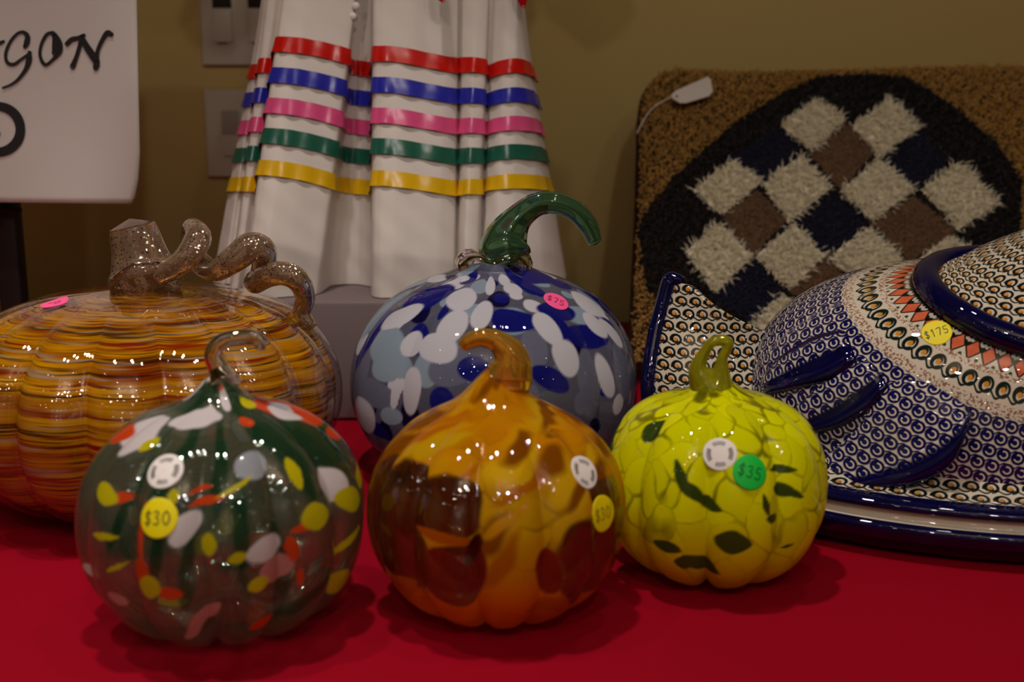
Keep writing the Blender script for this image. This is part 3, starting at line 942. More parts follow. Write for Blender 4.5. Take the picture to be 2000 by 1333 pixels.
def glaze(nt, out, col, navy=None):
    oc = coords(nt)
    p = principled(nt, col, 0.6, 0.0, Coat_Weight=1.0, Coat_Roughness=0.015)
    L(nt, bump(nt, noise(nt, oc, 60, 2), .08, .001), p.inputs['Coat Normal'])
    L(nt, p.outputs[0], out.inputs[0])


def mat_scroll(name, s, line, dotc, ground=CREAM, blue=False):
    m, nt, out = new_mat(name)
    u, v = uvs(nt)
    at2 = nt.nodes.new('ShaderNodeAttribute'); at2.attribute_name = 'navy'
    ln, dot = scroll_cells(nt, u, v, s, blue=blue)
    c = mixc(nt, ln, ground, line)
    c = mixc(nt, dot * .9, c, dotc)
    nz = noise(nt, coords(nt), 90, 3)
    nv = mixc(nt, N(nz), srgb(5, 5, 36), srgb(11, 11, 66))
    c = mixc(nt, at2.outputs['Fac'], c, nv)
    glaze(nt, out, c)
    return m


BLUE = srgb(16, 17, 74)
m_bluescroll = mat_scroll('blue_scroll_glaze', .0086, BLUE, srgb(20, 24, 90), blue=True)
m_darkscroll = mat_scroll('dark_scroll_glaze', .0088, INK2, srgb(205, 130, 40))
m_rimscroll = mat_scroll('rim_scroll_glaze', .0112, INK2, srgb(180, 125, 45))
m_navy, nt, out = new_mat('navy_glaze')
glaze(nt, out, mixc(nt, N(noise(nt, coords(nt), 70, 3)), srgb(5, 5, 32), srgb(10, 10, 62)))
m_creamgl, nt, out = new_mat('cream_glaze')
glaze(nt, out, mixc(nt, N(noise(nt, coords(nt), 40, 2)), srgb(190, 178, 158), srgb(210, 198, 178)))

# body: bands by distance r from QC
m_body, nt, out = new_mat('bird_body_glaze')
u, v = uvs(nt)
ln, dot = scroll_cells(nt, u * 1.0, v + .0003, .0088, blue=True)
fill = mixc(nt, ln, CREAM, BLUE)
oc = coords(nt)
# chain of scrolls
cs = .0128
x = (u / (cs * 1.05)).frac() - .5
y = (v - .1772) / cs
r = (x * x + y * y).sqrt(); th = N.m('ARCTAN2', y, x)
arm = (th / (2 * PI) + r * 2.1 + .1).frac().step(.52, .1) * r.step(.42, .05)
ro = (r - .36).abs().step(.08, .05)
tl_ = (y - .34 + (x * 2 * PI).sin() * .16).abs().step(.07, .05)
chain = mixc(nt, (x * x + y * y).sqrt().step(.15, .06), mixc(nt, arm.max(ro).max(tl_).clamp(), CREAM, srgb(18, 30, 26)), srgb(205, 135, 40))
# speckle
vo = nt.nodes.new('ShaderNodeTexNoise'); vo.inputs['Scale'].default_value = 620; L(nt, oc, vo.inputs['Vector'])
speck = mixc(nt, ((N(vo.outputs['Fac']) - .50) * 14).clamp() * .85, CREAM, srgb(128, 62, 36))
# diamonds
ds = .0150
xd = (u / ds).frac() - .5
yd = (v - .1602) / ds
dia = xd.abs() + yd.abs()
diamond = dia.step(.40, .06)
outline = dia.step(.52, .05)
lower = yd > 0
zig = mixc(nt, lower, INK2, CREAM)
leaf = (((xd.abs() - .5) * (xd.abs() - .5) + (yd - .42) * (yd - .42)).sqrt()).step(.11, .05)
loops = ((u * 1400).sin() * .10 + ((v - .1555) / .0045)).abs().step(.25, .2)
zig = mixc(nt, leaf * lower, zig, srgb(40, 60, 20))
zig = mixc(nt, loops * (1 - lower) * .8, zig, CREAM)
zig = mixc(nt, outline, zig, INK2)
zig = mixc(nt, diamond, zig, mixc(nt, N(noise(nt, oc, 160)), srgb(178, 60, 36), srgb(222, 120, 82)))
c = mixc(nt, v.step(.1925, .0008), fill, speck)
c = mixc(nt, v.step(.1860, .0006), c, chain)
c = mixc(nt, v.step(.1708, .0006), c, speck)
c = mixc(nt, v.step(.1668, .0006), c, zig)
glaze(nt, out, c)

root = tag(empty('ceramic_bird_dish', (.36, .80, 0)), 'hand painted blue and white ceramic bird shaped covered dish with navy rims, at right', 'ceramic dish')
nph, nel = 240, 110
ph = np.linspace(-PI, PI, nph, endpoint=False); el = np.linspace(-.12, PI / 2 - .01, nel)
PH, EL = np.meshgrid(ph, el, indexing='ij')
Vb = body_pt(PH, EL).reshape(-1, 3)
link('bird_body', mesh_np('bird_body', Vb, grid_quads(nph, nel, wrap_n=True), uv=band_uv(Vb)), m_body, root)

# oval base dish: stacked profile (offset from the rim ellipse, height)
prof = np.array([(-.050, .0006), (-.022, .0006), (-.012, .004), (-.004, .012), (0, .019), (-.001, .0225), (-.004, .0240), (-.006, .0255), (-.007, .0285), (-.006, .0300), (-.003, .0320), (-.003, .0350),
                 (-.006, .0372), (-.012, .0384), (-.018, .0395), (-.026, .0425), (-.034, .0470), (-.044, .052)])
pf = catmull(prof, 90)


def rim_pts(pfs, n=300):
    a = np.linspace(0, 2 * PI, n, endpoint=False)
    A_, B_ = .233 + pfs[:, 0], .170 + pfs[:, 0]
    P = np.stack([.36 + np.outer(np.cos(a), A_), .80 + np.outer(np.sin(a), B_), np.broadcast_to(pfs[:, 1], (n, len(pfs)))], -1)
    arc = np.concatenate([[0], np.cumsum(np.hypot(*np.diff(pfs, axis=0).T))])
    per = np.concatenate([[0], np.cumsum(np.hypot(np.diff(.215 * np.cos(a)), np.diff(.152 * np.sin(a))))])
    uv = np.stack([np.repeat(per[:, None], len(pfs), 1), np.repeat(arc[None], n, 0)], -1)
    return P.reshape(-1, 3), uv.reshape(-1, 2), n


def rim_part(name, i0, i1, mat):
    P, uv_, n = rim_pts(pf[i0:i1 + 1])
    link(name, mesh_np(name, P, grid_quads(n, i1 + 1 - i0, wrap_n=True), uv=uv_), mat, root)


k_of = lambda q: int(round(q / (len(prof) - 1) * 89))
rim_part('dish_base', 0, k_of(6), m_navy)
rim_part('white_rim_band', k_of(6), k_of(9), m_creamgl)
rim_part('navy_rim_band', k_of(9), k_of(13.2), m_navy)
rim_part('scroll_flange', k_of(13.2), 89, m_rimscroll)

# collar: raised navy ridge along the circle r = .149, and the neck rising from it
psi = np.linspace(-PI, PI, 120, endpoint=False)


def collar_pt(ps, rad):
    out_ = []
    for p_ in ps:
        dirv = E1 * math.cos(p_) + E2 * math.sin(p_)
        al = np.linspace(.02, 1.9, 400)
        D = np.cos(al)[:, None] * AX + np.sin(al)[:, None] * dirv
        ts = np.linspace(.02, .26, 220)
        Pp = CB + D[:, None] * ts[None, :, None]
        k = np.argmax(body_val(Pp) > 0, 1)
        S_ = Pp[np.arange(400), k]
        rr_ = np.linalg.norm(S_ - QC, axis=1)
        i = np.argmin(np.abs(rr_ - rad) + np.where(np.gradient(rr_) > 0, 0, .01))
        out_.append(S_[i])
    return np.array(out_)


cp = collar_pt(psi, .1458)
for _ in range(4): cp = (np.roll(cp, 1, 0) + 2 * cp + np.roll(cp, -1, 0)) / 4
cpc = np.vstack([cp, cp[:1]])
Vt, Qt, _, uvt = tube_arrays(cp + body_normal(cp) * .001, [.0094] * 120, n=120, k=16, closed=True)
link('collar', mesh_np('collar', Vt, Qt, uv=uvt), m_navy, root)
neck_c = [np.array([.385, .757, .172]), np.array([.402, .750, .196]), np.array([.412, .744, .226]), np.array([.416, .738, .262]), np.array([.424, .730, .300]), np.array([.446, .722, .318])]
neck_r = [.070, .0475, .0385, .034, .036, .022]
mean_c = cp.mean(0)
rings = [mean_c + (cp - mean_c) * .965 + body_normal(cp) * -.002, mean_c + (cp - mean_c) * .90 + body_normal(cp) * .006]
for c_, r__ in zip(neck_c, neck_r):
    d = cp - mean_c; d = d - AX * (d @ AX)[:, None]; d /= np.linalg.norm(d, axis=1)[:, None]
    d = d * np.array([1, 1, .35])
    rings.append(c_ + d * r__)
rings.append(np.repeat((neck_c[-1] + np.array([.012, -.004, .006]))[None], 120, 0))
NR = catmull(np.array(rings).reshape(len(rings), -1), 60).reshape(60, 120, 3)
s_arc = np.concatenate([[0], np.cumsum(np.linalg.norm(np.diff(NR, axis=0), axis=2).mean(1))])
un = np.stack([np.repeat((psi * .075)[None], 60, 0), np.repeat(s_arc[:, None], 120, 1)], -1)
nv = np.repeat(np.clip((.004 - s_arc) / .002, 0, 1)[:, None], 120, 1)
link('neck', mesh_np('neck', NR.reshape(-1, 3), grid_quads(60, 120, wrap_m=True), uv=un.reshape(-1, 2), attrs={'navy': nv.ravel()}), m_darkscroll, root)
tube('beak', [(.455, .718, .316), (.478, .708, .309), (.498, .700, .299)], [.013, .009, .002], simple('orange_beak_glaze', CORAL, .2), root, n=16, k=12)


def px_curve(pts, n): return catmull(np.array(pts, float), n)


def pull(P):
    """one Newton step onto the body's surface"""
    e = 1e-5
    v0 = body_val(P)
    g = np.stack([(body_val(P + e * np.eye(3)[k]) - v0) / e for k in range(3)], -1)
    return P - g * (v0 / np.maximum((g * g).sum(-1), 1e-9))[..., None]


def feather(name, up_px, lo_px, hgt, navy_lo, navy_up, ext=0.0, ns=60, ntt=34):
    A_ = px_curve(up_px, ns); B_ = px_curve(lo_px, ns)
    A3, B3 = body_hit(A_[:, 0], A_[:, 1]), body_hit(B_[:, 0], B_[:, 1])
    t_ = np.linspace(0, 1, ntt)
    P = A3[:, None] * (1 - t_)[None, :, None] + B3[:, None] * t_[None, :, None]
    n_ = body_normal(P)
    for _ in range(6):                                    # pull back onto the body
        P = pull(P)
    s_ = np.linspace(0, 1, ns)
    ends = np.clip(np.minimum(s_, 1 - s_) * 9, 0, 1)[:, None] ** .5
    prof_ = np.clip(np.sin(PI * np.clip(t_, 0, 1)) ** .5, 0, 1)[None]
    lip = np.exp(-((t_ - .88) / .10) ** 2)[None]
    hh = (hgt * prof_ + hgt * .9 * lip + ext * t_[None] ** 2) * ends - .0012 * (1 - prof_ * ends) * (t_[None] < .9)
    P = P + n_ * hh[..., None]
    navy = np.maximum(np.clip((t_ - (1 - navy_lo)) / .05, 0, 1), np.clip((navy_up - t_) / .05, 0, 1))[None] * np.ones((ns, 1))
    navy = np.maximum(navy, np.clip((.06 - np.minimum(s_, 1 - s_)) / .03, 0, 1)[:, None])
    uv_ = band_uv(P)
    link(name, mesh_np(name, P.reshape(-1, 3), grid_quads(ns, ntt), uv=uv_.reshape(-1, 2), attrs={'navy': navy.ravel()}), m_bluescroll, root)


feather('wing_feather', [(1482, 742), (1522, 695), (1590, 655), (1655, 640)], [(1486, 775), (1560, 760), (1630, 738), (1675, 705)], .0026, .50, .20)
feather('wing_feather', [(1545, 800), (1600, 752), (1655, 716), (1700, 700)], [(1568, 850), (1640, 836), (1700, 800), (1738, 755)], .0028, .46, .08)
feather('wing_feather', [(1600, 900), (1670, 840), (1728, 755), (1800, 742), (1896, 796)], [(1590, 925), (1690, 945), (1785, 938), (1860, 892), (1898, 805)], .0040, .26, .0, ext=.013)

# tail fan, upright at the left end
ns, ntt = 60, 50
topc = px_curve([(1500, 650), (1470, 637), (1430, 618), (1385, 590), (1348, 560), (1312, 550)], ns)
botc = px_curve([(1500, 800), (1450, 815), (1400, 820), (1350, 820), (1300, 815), (1268, 800)], ns)
Yt = .80 - .012 * np.sin(np.linspace(0, PI, ns)) + .012 * np.linspace(0, 1, ns)
t_ = np.linspace(0, 1, ntt)
pxg = topc[:, None] * (1 - t_)[None, :, None] + botc[:, None] * t_[None, :, None]
pxg[..., 0] += (-10 * np.sin(t_ * PI) * np.linspace(0, 1, ns)[:, None])
Pt = at(pxg[..., 0], pxg[..., 1], (Yt[:, None] + .014 * np.cos(t_ * PI)[None]) * np.ones((ns, ntt)))
uvT = np.stack([Pt[..., 0], Pt[..., 2]], -1)
nvT = np.clip((.055 - (1 - np.linspace(0, 1, ns))) / .02, 0, 1)[:, None] * np.ones((1, ntt))
o = link('tail_fan', mesh_np('tail_fan', Pt.reshape(-1, 3), grid_quads(ns, ntt), uv=uvT.reshape(-1, 2), attrs={'navy': nvT.ravel()}), m_darkscroll, root)
md = o.modifiers.new('thick', 'SOLIDIFY'); md.thickness = .008; md.offset = -1; md.use_even_offset = False
edge_p = [Pt[-1, k] + np.array([-.001, .004, 0]) for k in range(0, ntt, 7)]
edge_p = [Pt[-9, 0] + np.array([0, .004, .001]), Pt[-4, 0] + np.array([0, .004, .0015])] + edge_p
tube('tail_rim', edge_p, [.0035, .0052] + [.0058] * (len(edge_p) - 3) + [.004], m_navy, root, n=60, k=14)
Vt_ = np.vstack([Vb]); Nt_ = body_normal(Vb)
sticker(root, Vb, Nt_, 1832, 643, .0093, m_lbl_y, 'round yellow price sticker reading $175', '$175', rot=.15, size=.0054)

# ------------------------------------------------------------------ latch-hooked cushion leaning on the wall
PB, PT_ = np.array([0, 1.135, .010]), np.array([0, 1.440, .325])
up_v = (PT_ - PB) / np.linalg.norm(PT_ - PB)
nr_v = np.cross(np.array([1.0, 0, 0]), up_v)               # towards the camera, upwards
if nr_v[1] > 0: nr_v = -nr_v


def to_uv(px, py, off=0.0):
    d = ray(px, py); p0 = PB + nr_v * off
    t_ = ((p0 - CAMP) @ nr_v) / (d @ nr_v)
    P = CAMP + d * t_[..., None] - p0
    return np.stack([P[..., 0], P @ up_v], -1)


def from_uv(uv_, h): return PB + uv_[..., :1] * np.array([1.0, 0, 0]) + uv_[..., 1:2] * up_v + np.asarray(h)[..., None] * nr_v


OFF = .032
outl = np.array([(1243, 240), (1252, 190), (1278, 155), (1312, 145), (1400, 148), (1500, 148), (1600, 146), (1750, 142), (1930, 136), (2000, 140), (2030, 165), (2042, 220), (2044, 400), (2040, 560), (2030, 700), (1990, 722), (1700, 724), (1400, 724), (1252, 724), (1228, 700), (1232, 560), (1239, 400)], float)
ou = to_uv(outl[:, 0], outl[:, 1], .012)
oc_ = ou.mean(0)
ouc = catmull(np.vstack([ou, ou[:1]]), 161)[:-1]
rho = np.concatenate([np.linspace(.02, .8, 10), np.linspace(.85, 1, 10)])
bul = .030 * np.sqrt(np.clip(1 - rho ** 7, 0, 1))


def cushion_height(uv_):
    d = uv_ - oc_
    ang = np.arctan2(d[..., 1], d[..., 0])
    oa = np.arctan2((ouc - oc_)[:, 1], (ouc - oc_)[:, 0]); od = np.linalg.norm(ouc - oc_, axis=1)
    o_ = np.argsort(oa)
    R_ = np.interp(ang, oa[o_], od[o_], period=2 * PI)
    rh = np.clip(np.linalg.norm(d, axis=-1) / R_, 0, 1)
    return .012 + .024 * np.sqrt(np.clip(1 - rh ** 7, 0, 1))


root = tag(empty('hooked_cushion', tuple(from_uv(np.array([oc_[0], 0]), np.array(0.0)))), 'shaggy latch hooked cushion with tan corners and a navy patchwork basket, leaning on the wall', 'cushion')
fr = from_uv(oc_ + rho[:, None, None] * (ouc - oc_)[None], (.012 + .024 * np.sqrt(np.clip(1 - rho ** 7, 0, 1)))[:, None] * np.ones((1, 160)))
bk = from_uv(oc_ + rho[:, None, None] * (ouc - oc_)[None], (.012 - .012 * np.sqrt(np.clip(1 - rho ** 7, 0, 1)))[:, None] * np.ones((1, 160)))
Vc = np.vstack([fr.reshape(-1, 3), bk.reshape(-1, 3)])
Qc = np.vstack([grid_quads(20, 160, wrap_m=True), grid_quads(20, 160, wrap_m=True, off=20 * 160)[:, ::-1]])
m_back = simple('dark_brown_backing', srgb(48, 30, 20), .95, .1, var=.2, scale=80, bmp=.3)
link('cushion_body', mesh_np('cushion_body', Vc, Qc), m_back, root)


def pile_mat(name, col, var=.35):
    m, nt, out = new_mat(name)
    a_ = nt.nodes.new('ShaderNodeAttribute'); a_.attribute_name = 'rnd'
    n_ = N(noise(nt, coords(nt), 55, 3)) * .5 + N(a_.outputs['Fac']) * .5
    c_ = mixc(nt, n_, tuple(c * (1 - var) for c in col), tuple(min(1, c * (1 + var)) for c in col))
    p = principled(nt, c_, .9, .15, Sheen_Weight=.15)
    L(nt, p.outputs[0], out.inputs[0])
    return m


def inside(P, poly):
    x, y = P[:, 0], P[:, 1]; r_in = np.zeros(len(P), bool)
    for (x1, y1), (x2, y2) in zip(poly, np.roll(poly, -1, 0)):
        r_in ^= ((y1 > y) != (y2 > y)) & (x < (x2 - x1) * (y - y1) / (y2 - y1 + 1e-12) + x1)
    return r_in


def pile(name, poly, holes, spacing, length, rad, mat, lean=.5, kind='stuff', grav=.25, label=None, jit=.9):
    lo, hi = poly.min(0), poly.max(0)
    gx_, gy_ = np.meshgrid(np.arange(lo[0], hi[0], spacing), np.arange(lo[1], hi[1], spacing))
    P = np.column_stack([gx_.ravel(), gy_.ravel()]) + rng.uniform(-.5, .5, (gx_.size, 2)) * spacing * jit
    k = inside(P, poly)
    for h in holes: k &= ~inside(P, h)
    P = P[k]; n = len(P)
    ctr = poly.mean(0)
    h0 = cushion_height(P) - .002
    B = from_uv(P, h0)
    l_ = length * rng.uniform(.65, 1.2, n)
    # tufts lean together in locks
    lock = np.stack([np.sin(P[:, 0] * 310 + 2 * np.sin(P[:, 1] * 230)), np.sin(P[:, 1] * 290 + 2 * np.sin(P[:, 0] * 250) + 1)], -1)
    ln_ = lean * (.55 * lock + .6 * rng.normal(0, 1, (n, 2)))
    D = nr_v + ln_[:, :1] * np.array([1.0, 0, 0]) + (ln_[:, 1:2] - grav) * up_v
    D /= np.linalg.norm(D, axis=1)[:, None]
    mid_ = B + D * (l_ * .55)[:, None]
    tip = B + D * l_[:, None] - up_v * (l_ * .18)[:, None] + rng.normal(0, .12, (n, 3)) * l_[:, None]
    s1 = np.cross(D, up_v); s1 /= np.linalg.norm(s1, axis=1)[:, None]; s2 = np.cross(D, s1)
    a_ = np.array([0, 2 * PI / 3, 4 * PI / 3]) + rng.uniform(0, 6, (n, 1))
    off = np.cos(a_)[..., None] * s1[:, None] + np.sin(a_)[..., None] * s2[:, None]
    rd = rad * rng.uniform(.8, 1.2, n)[:, None, None]
    V = np.concatenate([B[:, None] + off * rd, mid_[:, None] + off * rd * 1.05, tip[:, None]], 1)       # 7 per tuft
    b = (np.arange(n) * 7)[:, None, None]
    q = np.array([[0, 1, 4, 3], [1, 2, 5, 4], [2, 0, 3, 5]])[None] + b
    t_ = np.array([[3, 4, 6], [4, 5, 6], [5, 3, 6]])[None] + b
    V = V.reshape(-1, 3); q = q.reshape(-1, 4); rv = np.repeat(rng.uniform(0, 1, n), 7)
    if len(poly) == 4:                                   # woven ground under a patch
        g_ = np.linspace(0, 1, 7)
        G = (poly[0] * (1 - g_)[:, None] + poly[1] * g_[:, None])[:, None] * (1 - g_)[None, :, None] + (poly[3] * (1 - g_)[:, None] + poly[2] * g_[:, None])[:, None] * g_[None, :, None]
        G = G.reshape(-1, 2)
        q = np.vstack([q, grid_quads(7, 7, off=len(V))])
        V = np.vstack([V, from_uv(G, cushion_height(G) + .0015)]); rv = np.concatenate([rv, np.full(49, .3)])
    o = link(name, mesh_np(name, V, q, t_.reshape(-1, 3), attrs={'rnd': rv}), mat, root)
    if kind: o['kind'] = kind
    if label: o['label'] = label
    return o


UV = lambda pts: to_uv(np.array(pts, float)[:, 0], np.array(pts, float)[:, 1], OFF)
octo = UV([(1262, 560), (1246, 440), (1262, 408), (1330, 335), (1420, 255), (1510, 195), (1598, 150), (1690, 143), (1768, 152), (1850, 205), (1940, 280), (1994, 352), (1990, 470), (1960, 560), (1880, 650), (1720, 700), (1420, 690), (1310, 620)])
frame_ = np.vstack([oc_ + (ouc - oc_) * .985])
WP = [[(1522, 250), (1592, 200), (1650, 243), (1580, 302)], [(1662, 252), (1735, 198), (1792, 255), (1712, 318)],
      [(1352, 378), (1428, 318), (1488, 360), (1408, 427)], [(1487, 365), (1562, 310), (1617, 375), (1537, 443)],
      [(1638, 380), (1712, 318), (1782, 375), (1702, 440)], [(1795, 377), (1870, 322), (1946, 402), (1868, 455)],
      [(1338, 497), (1402, 440), (1468, 508), (1392, 578)], [(1472, 508), (1548, 443), (1608, 506), (1540, 573)],
      [(1612, 512), (1690, 450), (1762, 515), (1690, 565)], [(1788, 515), (1850, 466), (1916, 506), (1850, 565)],
      [(1460, 632), (1528, 578), (1588, 640), (1520, 695)], [(1612, 620), (1680, 570), (1740, 630), (1670, 680)], [(1750, 620), (1820, 570), (1880, 620), (1800, 680)]]
TP = [[(1645, 243), (1707, 302), (1640, 378), (1575, 305)], [(1406, 430), (1476, 376), (1534, 436), (1468, 507)], [(1695, 442), (1780, 388), (1868, 457), (1775, 517)],
      [(1537, 574), (1610, 508), (1665, 562), (1598, 615)], [(1690, 620), (1765, 560), (1830, 610), (1760, 670)]]
NP_ = [[(1522, 252), (1570, 302), (1492, 364), (1425, 312)], [(1712, 316), (1800, 260), (1852, 340), (1782, 376)], [(1556, 442), (1625, 383), (1692, 445), (1612, 507)],
       [(1388, 582), (1470, 512), (1530, 575), (1470, 637)]]
m_pw, m_pt = pile_mat('cream_wool', srgb(252, 236, 208), .10), pile_mat('tan_wool', srgb(122, 90, 64), .3)
m_pn, m_pk = pile_mat('navy_wool', srgb(22, 22, 44), .3), pile_mat('blue_black_wool', srgb(6, 7, 13), .3)
m_pg = pile_mat('golden_brown_wool', srgb(184, 138, 64), .38)
allp = [UV(p_) for p_ in WP + TP + NP_]
pile('corner_pile', frame_, [octo], .0026, .0085, .0012, m_pg, lean=.5, label='golden brown woollen pile of the corners')
pile('border_pile', octo, allp, .0028, .0095, .0012, m_pk, lean=.35, label='blue black woollen pile round the patches')
for p_ in NP_: pile('pile_patch', UV(p_), [], .0024, .0085, .0011, m_pn, lean=.4, label='navy patch')
for p_ in TP: pile('pile_patch', UV(p_), [], .0021, .0085, .0010, m_pt, lean=.18, grav=.05, label='tan patch')
for p_ in WP: pile('pile_patch', UV(p_), [], .0019, .0160, .00075, m_pw, lean=.58, label='cream white patch')
# hang tag
tagp = np.array([(1311, 186), (1320, 177), (1382, 150), (1388, 154), (1392, 178), (1386, 187), (1340, 201), (1328, 201), (1315, 193)], float)
tu = to_uv(tagp[:, 0], tagp[:, 1], .052)
V1 = from_uv(tu, np.full(9, .0520)); V2 = from_uv(tu, np.full(9, .0512))
ct = V1.mean(0)
Vq = np.vstack([V1, V2])
k = np.arange(9); k2 = (k + 1) % 9
me = bpy.data.meshes.new('hang_tag'); me.from_pydata(Vq.tolist(), [], [list(range(9)), list(range(17, 8, -1))] + [[int(a_), int(b_), int(b_) + 9, int(a_) + 9] for a_, b_ in zip(k2, k)])
htag = link('hang_tag', me, m_paper_lbl, root); htag['label'] = 'white paper hang tag at the corner'
hu = to_uv(np.array([1322.0]), np.array([188.0]), .0526)
a = np.linspace(0, 2 * PI, 13)[:-1]
link('eyelet', mesh_np('eyelet', from_uv(np.vstack([hu, hu + .0016 * np.column_stack([np.cos(a), np.sin(a)])]), np.full(13, .0526)), None, [(0, i + 1, (i + 1) % 12 + 1) for i in range(12)]), m_ink, htag)
st = np.array([(1316, 189), (1300, 196), (1280, 206), (1262, 222), (1246, 244)], float)
tube('string', from_uv(to_uv(st[:, 0], st[:, 1], .05), np.array([.052, .051, .049, .045, .036])), [.0007] * 5, m_paper_lbl, htag, n=24, k=6)

# ------------------------------------------------------------------ ribbon dress on its box
m_box = simple('mauve_grey_box_card', srgb(120, 104, 104), .7, .3, var=.05, scale=8)
bx0, bx1 = at(np.array(420.), np.array(700.), np.array(.985))[0], at(np.array(1085.), np.array(700.), np.array(.985))[0]
ZB = float(at(np.array(700.), np.array(589.), np.array(.985))[2])
o = box('display_box', (bx0, .985, .0004), (bx1, 1.30, ZB), m_box, bevel=.003)
tag(o, 'plain mauve grey display box under the hem of the ribbon dress', 'box')

droot = tag(empty('ribbon_dress', (-.12, 1.15, ZB)), 'white cotton child dress with five bright satin ribbon bands round its skirt', 'dress')
m_cotton, nt, out = new_mat('white_cotton')
oc = coords(nt)
p = principled(nt, mixc(nt, N(noise(nt, oc, 25)), srgb(226, 214, 206), srgb(238, 228, 220)), .85, .2, Sheen_Weight=.1)
L(nt, bump(nt, noise(nt, oc, 45, 4), .10, .002), p.inputs['Normal'])
tl = nt.nodes.new('ShaderNodeBsdfTranslucent'); tl.inputs[0].default_value = (*srgb(230, 215, 205), 1)
mx = nt.nodes.new('ShaderNodeMixShader'); mx.inputs[0].default_value = .12; L(nt, p.outputs[0], mx.inputs[1]); L(nt, tl.outputs[0], mx.inputs[2]); L(nt, mx.outputs[0], out.inputs[0])

# fold lines: px x,y at the red ribbon's top; px x,y at the yellow ribbon's top; depth behind the front; seen left to right
FL = [(490, 127, 451, 347, .085), (500, 125, 466, 346, .070), (506, 121, 476, 345, .072), (508, 114, 479, 345, .050), (522, 113, 492, 345, .048), (534, 114, 504, 346, .056), (539, 112, 507, 345, .052),
      (540, 74, 508, 314, .010), (555, 72, 522, 313, .002), (585, 74, 548, 315, .000), (620, 80, 585, 321, .006), (655, 88, 622, 330, .014), (680, 95, 648, 338, .020), (685, 98, 656, 341, .030),
      (683, 112, 664, 345, .062), (690, 117, 680, 348, .070), (708, 119, 703, 350, .070), (725, 121, 724, 352, .058), (727, 118, 726, 350, .050),
      (728, 92, 727, 334, .012), (745, 90, 743, 333, .004), (780, 92, 772, 335, .004), (830, 102, 815, 341, .010), (870, 110, 862, 349, .016), (892, 113, 888, 353, .026), (897, 113, 894, 353, .040),
      (903, 112, 900, 352, .026), (925, 112, 915, 350, .018), (948, 116, 938, 350, .024), (954, 128, 946, 350, .044), (963, 124, 953, 346, .032), (985, 117, 975, 342, .022), (1008, 114, 1005, 340, .024), (1026, 118, 1045, 342, .040), (1036, 124, 1064, 345, .060), (1041, 135, 1074, 350, .090),
      (1030, 130, 1065, 348, .16), (930, 118, 940, 345, .205), (765, 112, 765, 342, .215), (600, 116, 580, 344, .20), (505, 124, 470, 346, .14)]
FL = np.array(FL, float)
nfr = 36
FLc = np.vstack([FL, FL[:1]])
# linear-ish resampling keeps the pleats crisp
NS = 420
ss = np.linspace(0, len(FL), NS, endpoint=False)
cm = catmull(FLc, len(FL) * 40 + 1)
lin = np.stack([np.interp(ss, np.arange(len(FLc)), FLc[:, k]) for k in range(5)], -1)
cmi = np.stack([np.interp(ss, np.linspace(0, len(FL), len(cm)), cm[:, k]) for k in range(5)], -1)
FS = .35 * lin + .65 * cmi
YD = 1.02


def skirt(v, lift=0.0):
    """v: 0 at the red ribbon's top, 1 at the yellow ribbon's top; array of levels -> points (len(v), NS, 3)"""
    v = np.asarray(v, float)[:, None]
    x = FS[None, :, 0] + (FS[None, :, 2] - FS[None, :, 0]) * v
    y = FS[None, :, 1] + (FS[None, :, 3] - FS[None, :, 1]) * v
    cxm = 765 - 5 * v
    gather = np.clip((-v - .55) / 1.0, 0, 1)
    x = x + (cxm - x) * gather * .42
    yflat = 105 + 240 * v
    y = y + (yflat - y) * np.clip((-v - .2) / .8, 0, 1)
    amp = np.clip(.75 + .3 * v, .30, 1.25)
    Yd = YD + .02 + (FS[None, :, 4] - .1) * amp + .1 - .02
    Yd = Yd - .5 * np.clip(FS[None, :, 4] - .1, 0, None) * gather
    return at(x, y, Yd)


def hem_v():                                   # level at which every fold touches the box top
    v = np.linspace(1.2, 3.2, 200)
    P = skirt(v)
    return np.array([np.interp(-(ZB + .001), -P[:, k, 2], v) for k in range(NS)])


HV = hem_v()
nlev = 90
lev = np.concatenate([np.linspace(-1.45, 0, 24), np.linspace(0, 1.15, 36)[1:]])
Pa = skirt(lev)
lo_f = np.linspace(0, 1, 32)[1:]
rows = []
for f_ in lo_f:
    vv_ = 1.15 + (HV - 1.15) * f_
    lv = np.linspace(1.1, 3.2, 120); Pg = skirt(lv)
    rows.append(np.stack([[np.interp(vv_[k], lv, Pg[:, k, c_]) for c_ in range(3)] for k in range(NS)]))
Ps = np.concatenate([Pa, np.array(rows)], 0)
# soft crumpling of the cotton
wv = .0005 * np.sin(Ps[..., 0] * 160 + Ps[..., 2] * 90) * np.sin(Ps[..., 2] * 120 + Ps[..., 0] * 40)
Ps[..., 1] += wv
link('skirt', mesh_np('skirt', Ps.reshape(-1, 3), grid_quads(Ps.shape[0], NS, wrap_m=True)), m_cotton, droot)


def satin(name, col):
    m, nt, out = new_mat(name)
    oc = coords(nt)
    p = principled(nt, mixc(nt, N(noise(nt, oc, 30)), tuple(c * .85 for c in col), col), .26, .55, Sheen_Weight=.1)
    p.inputs['Sheen Tint'].default_value = (*[min(1, c * 1.5 + .1) for c in col], 1)
    L(nt, bump(nt, noise(nt, oc, 120, 3), .12, .001), p.inputs['Normal'])
    L(nt, p.outputs[0], out.inputs[0])
    return m


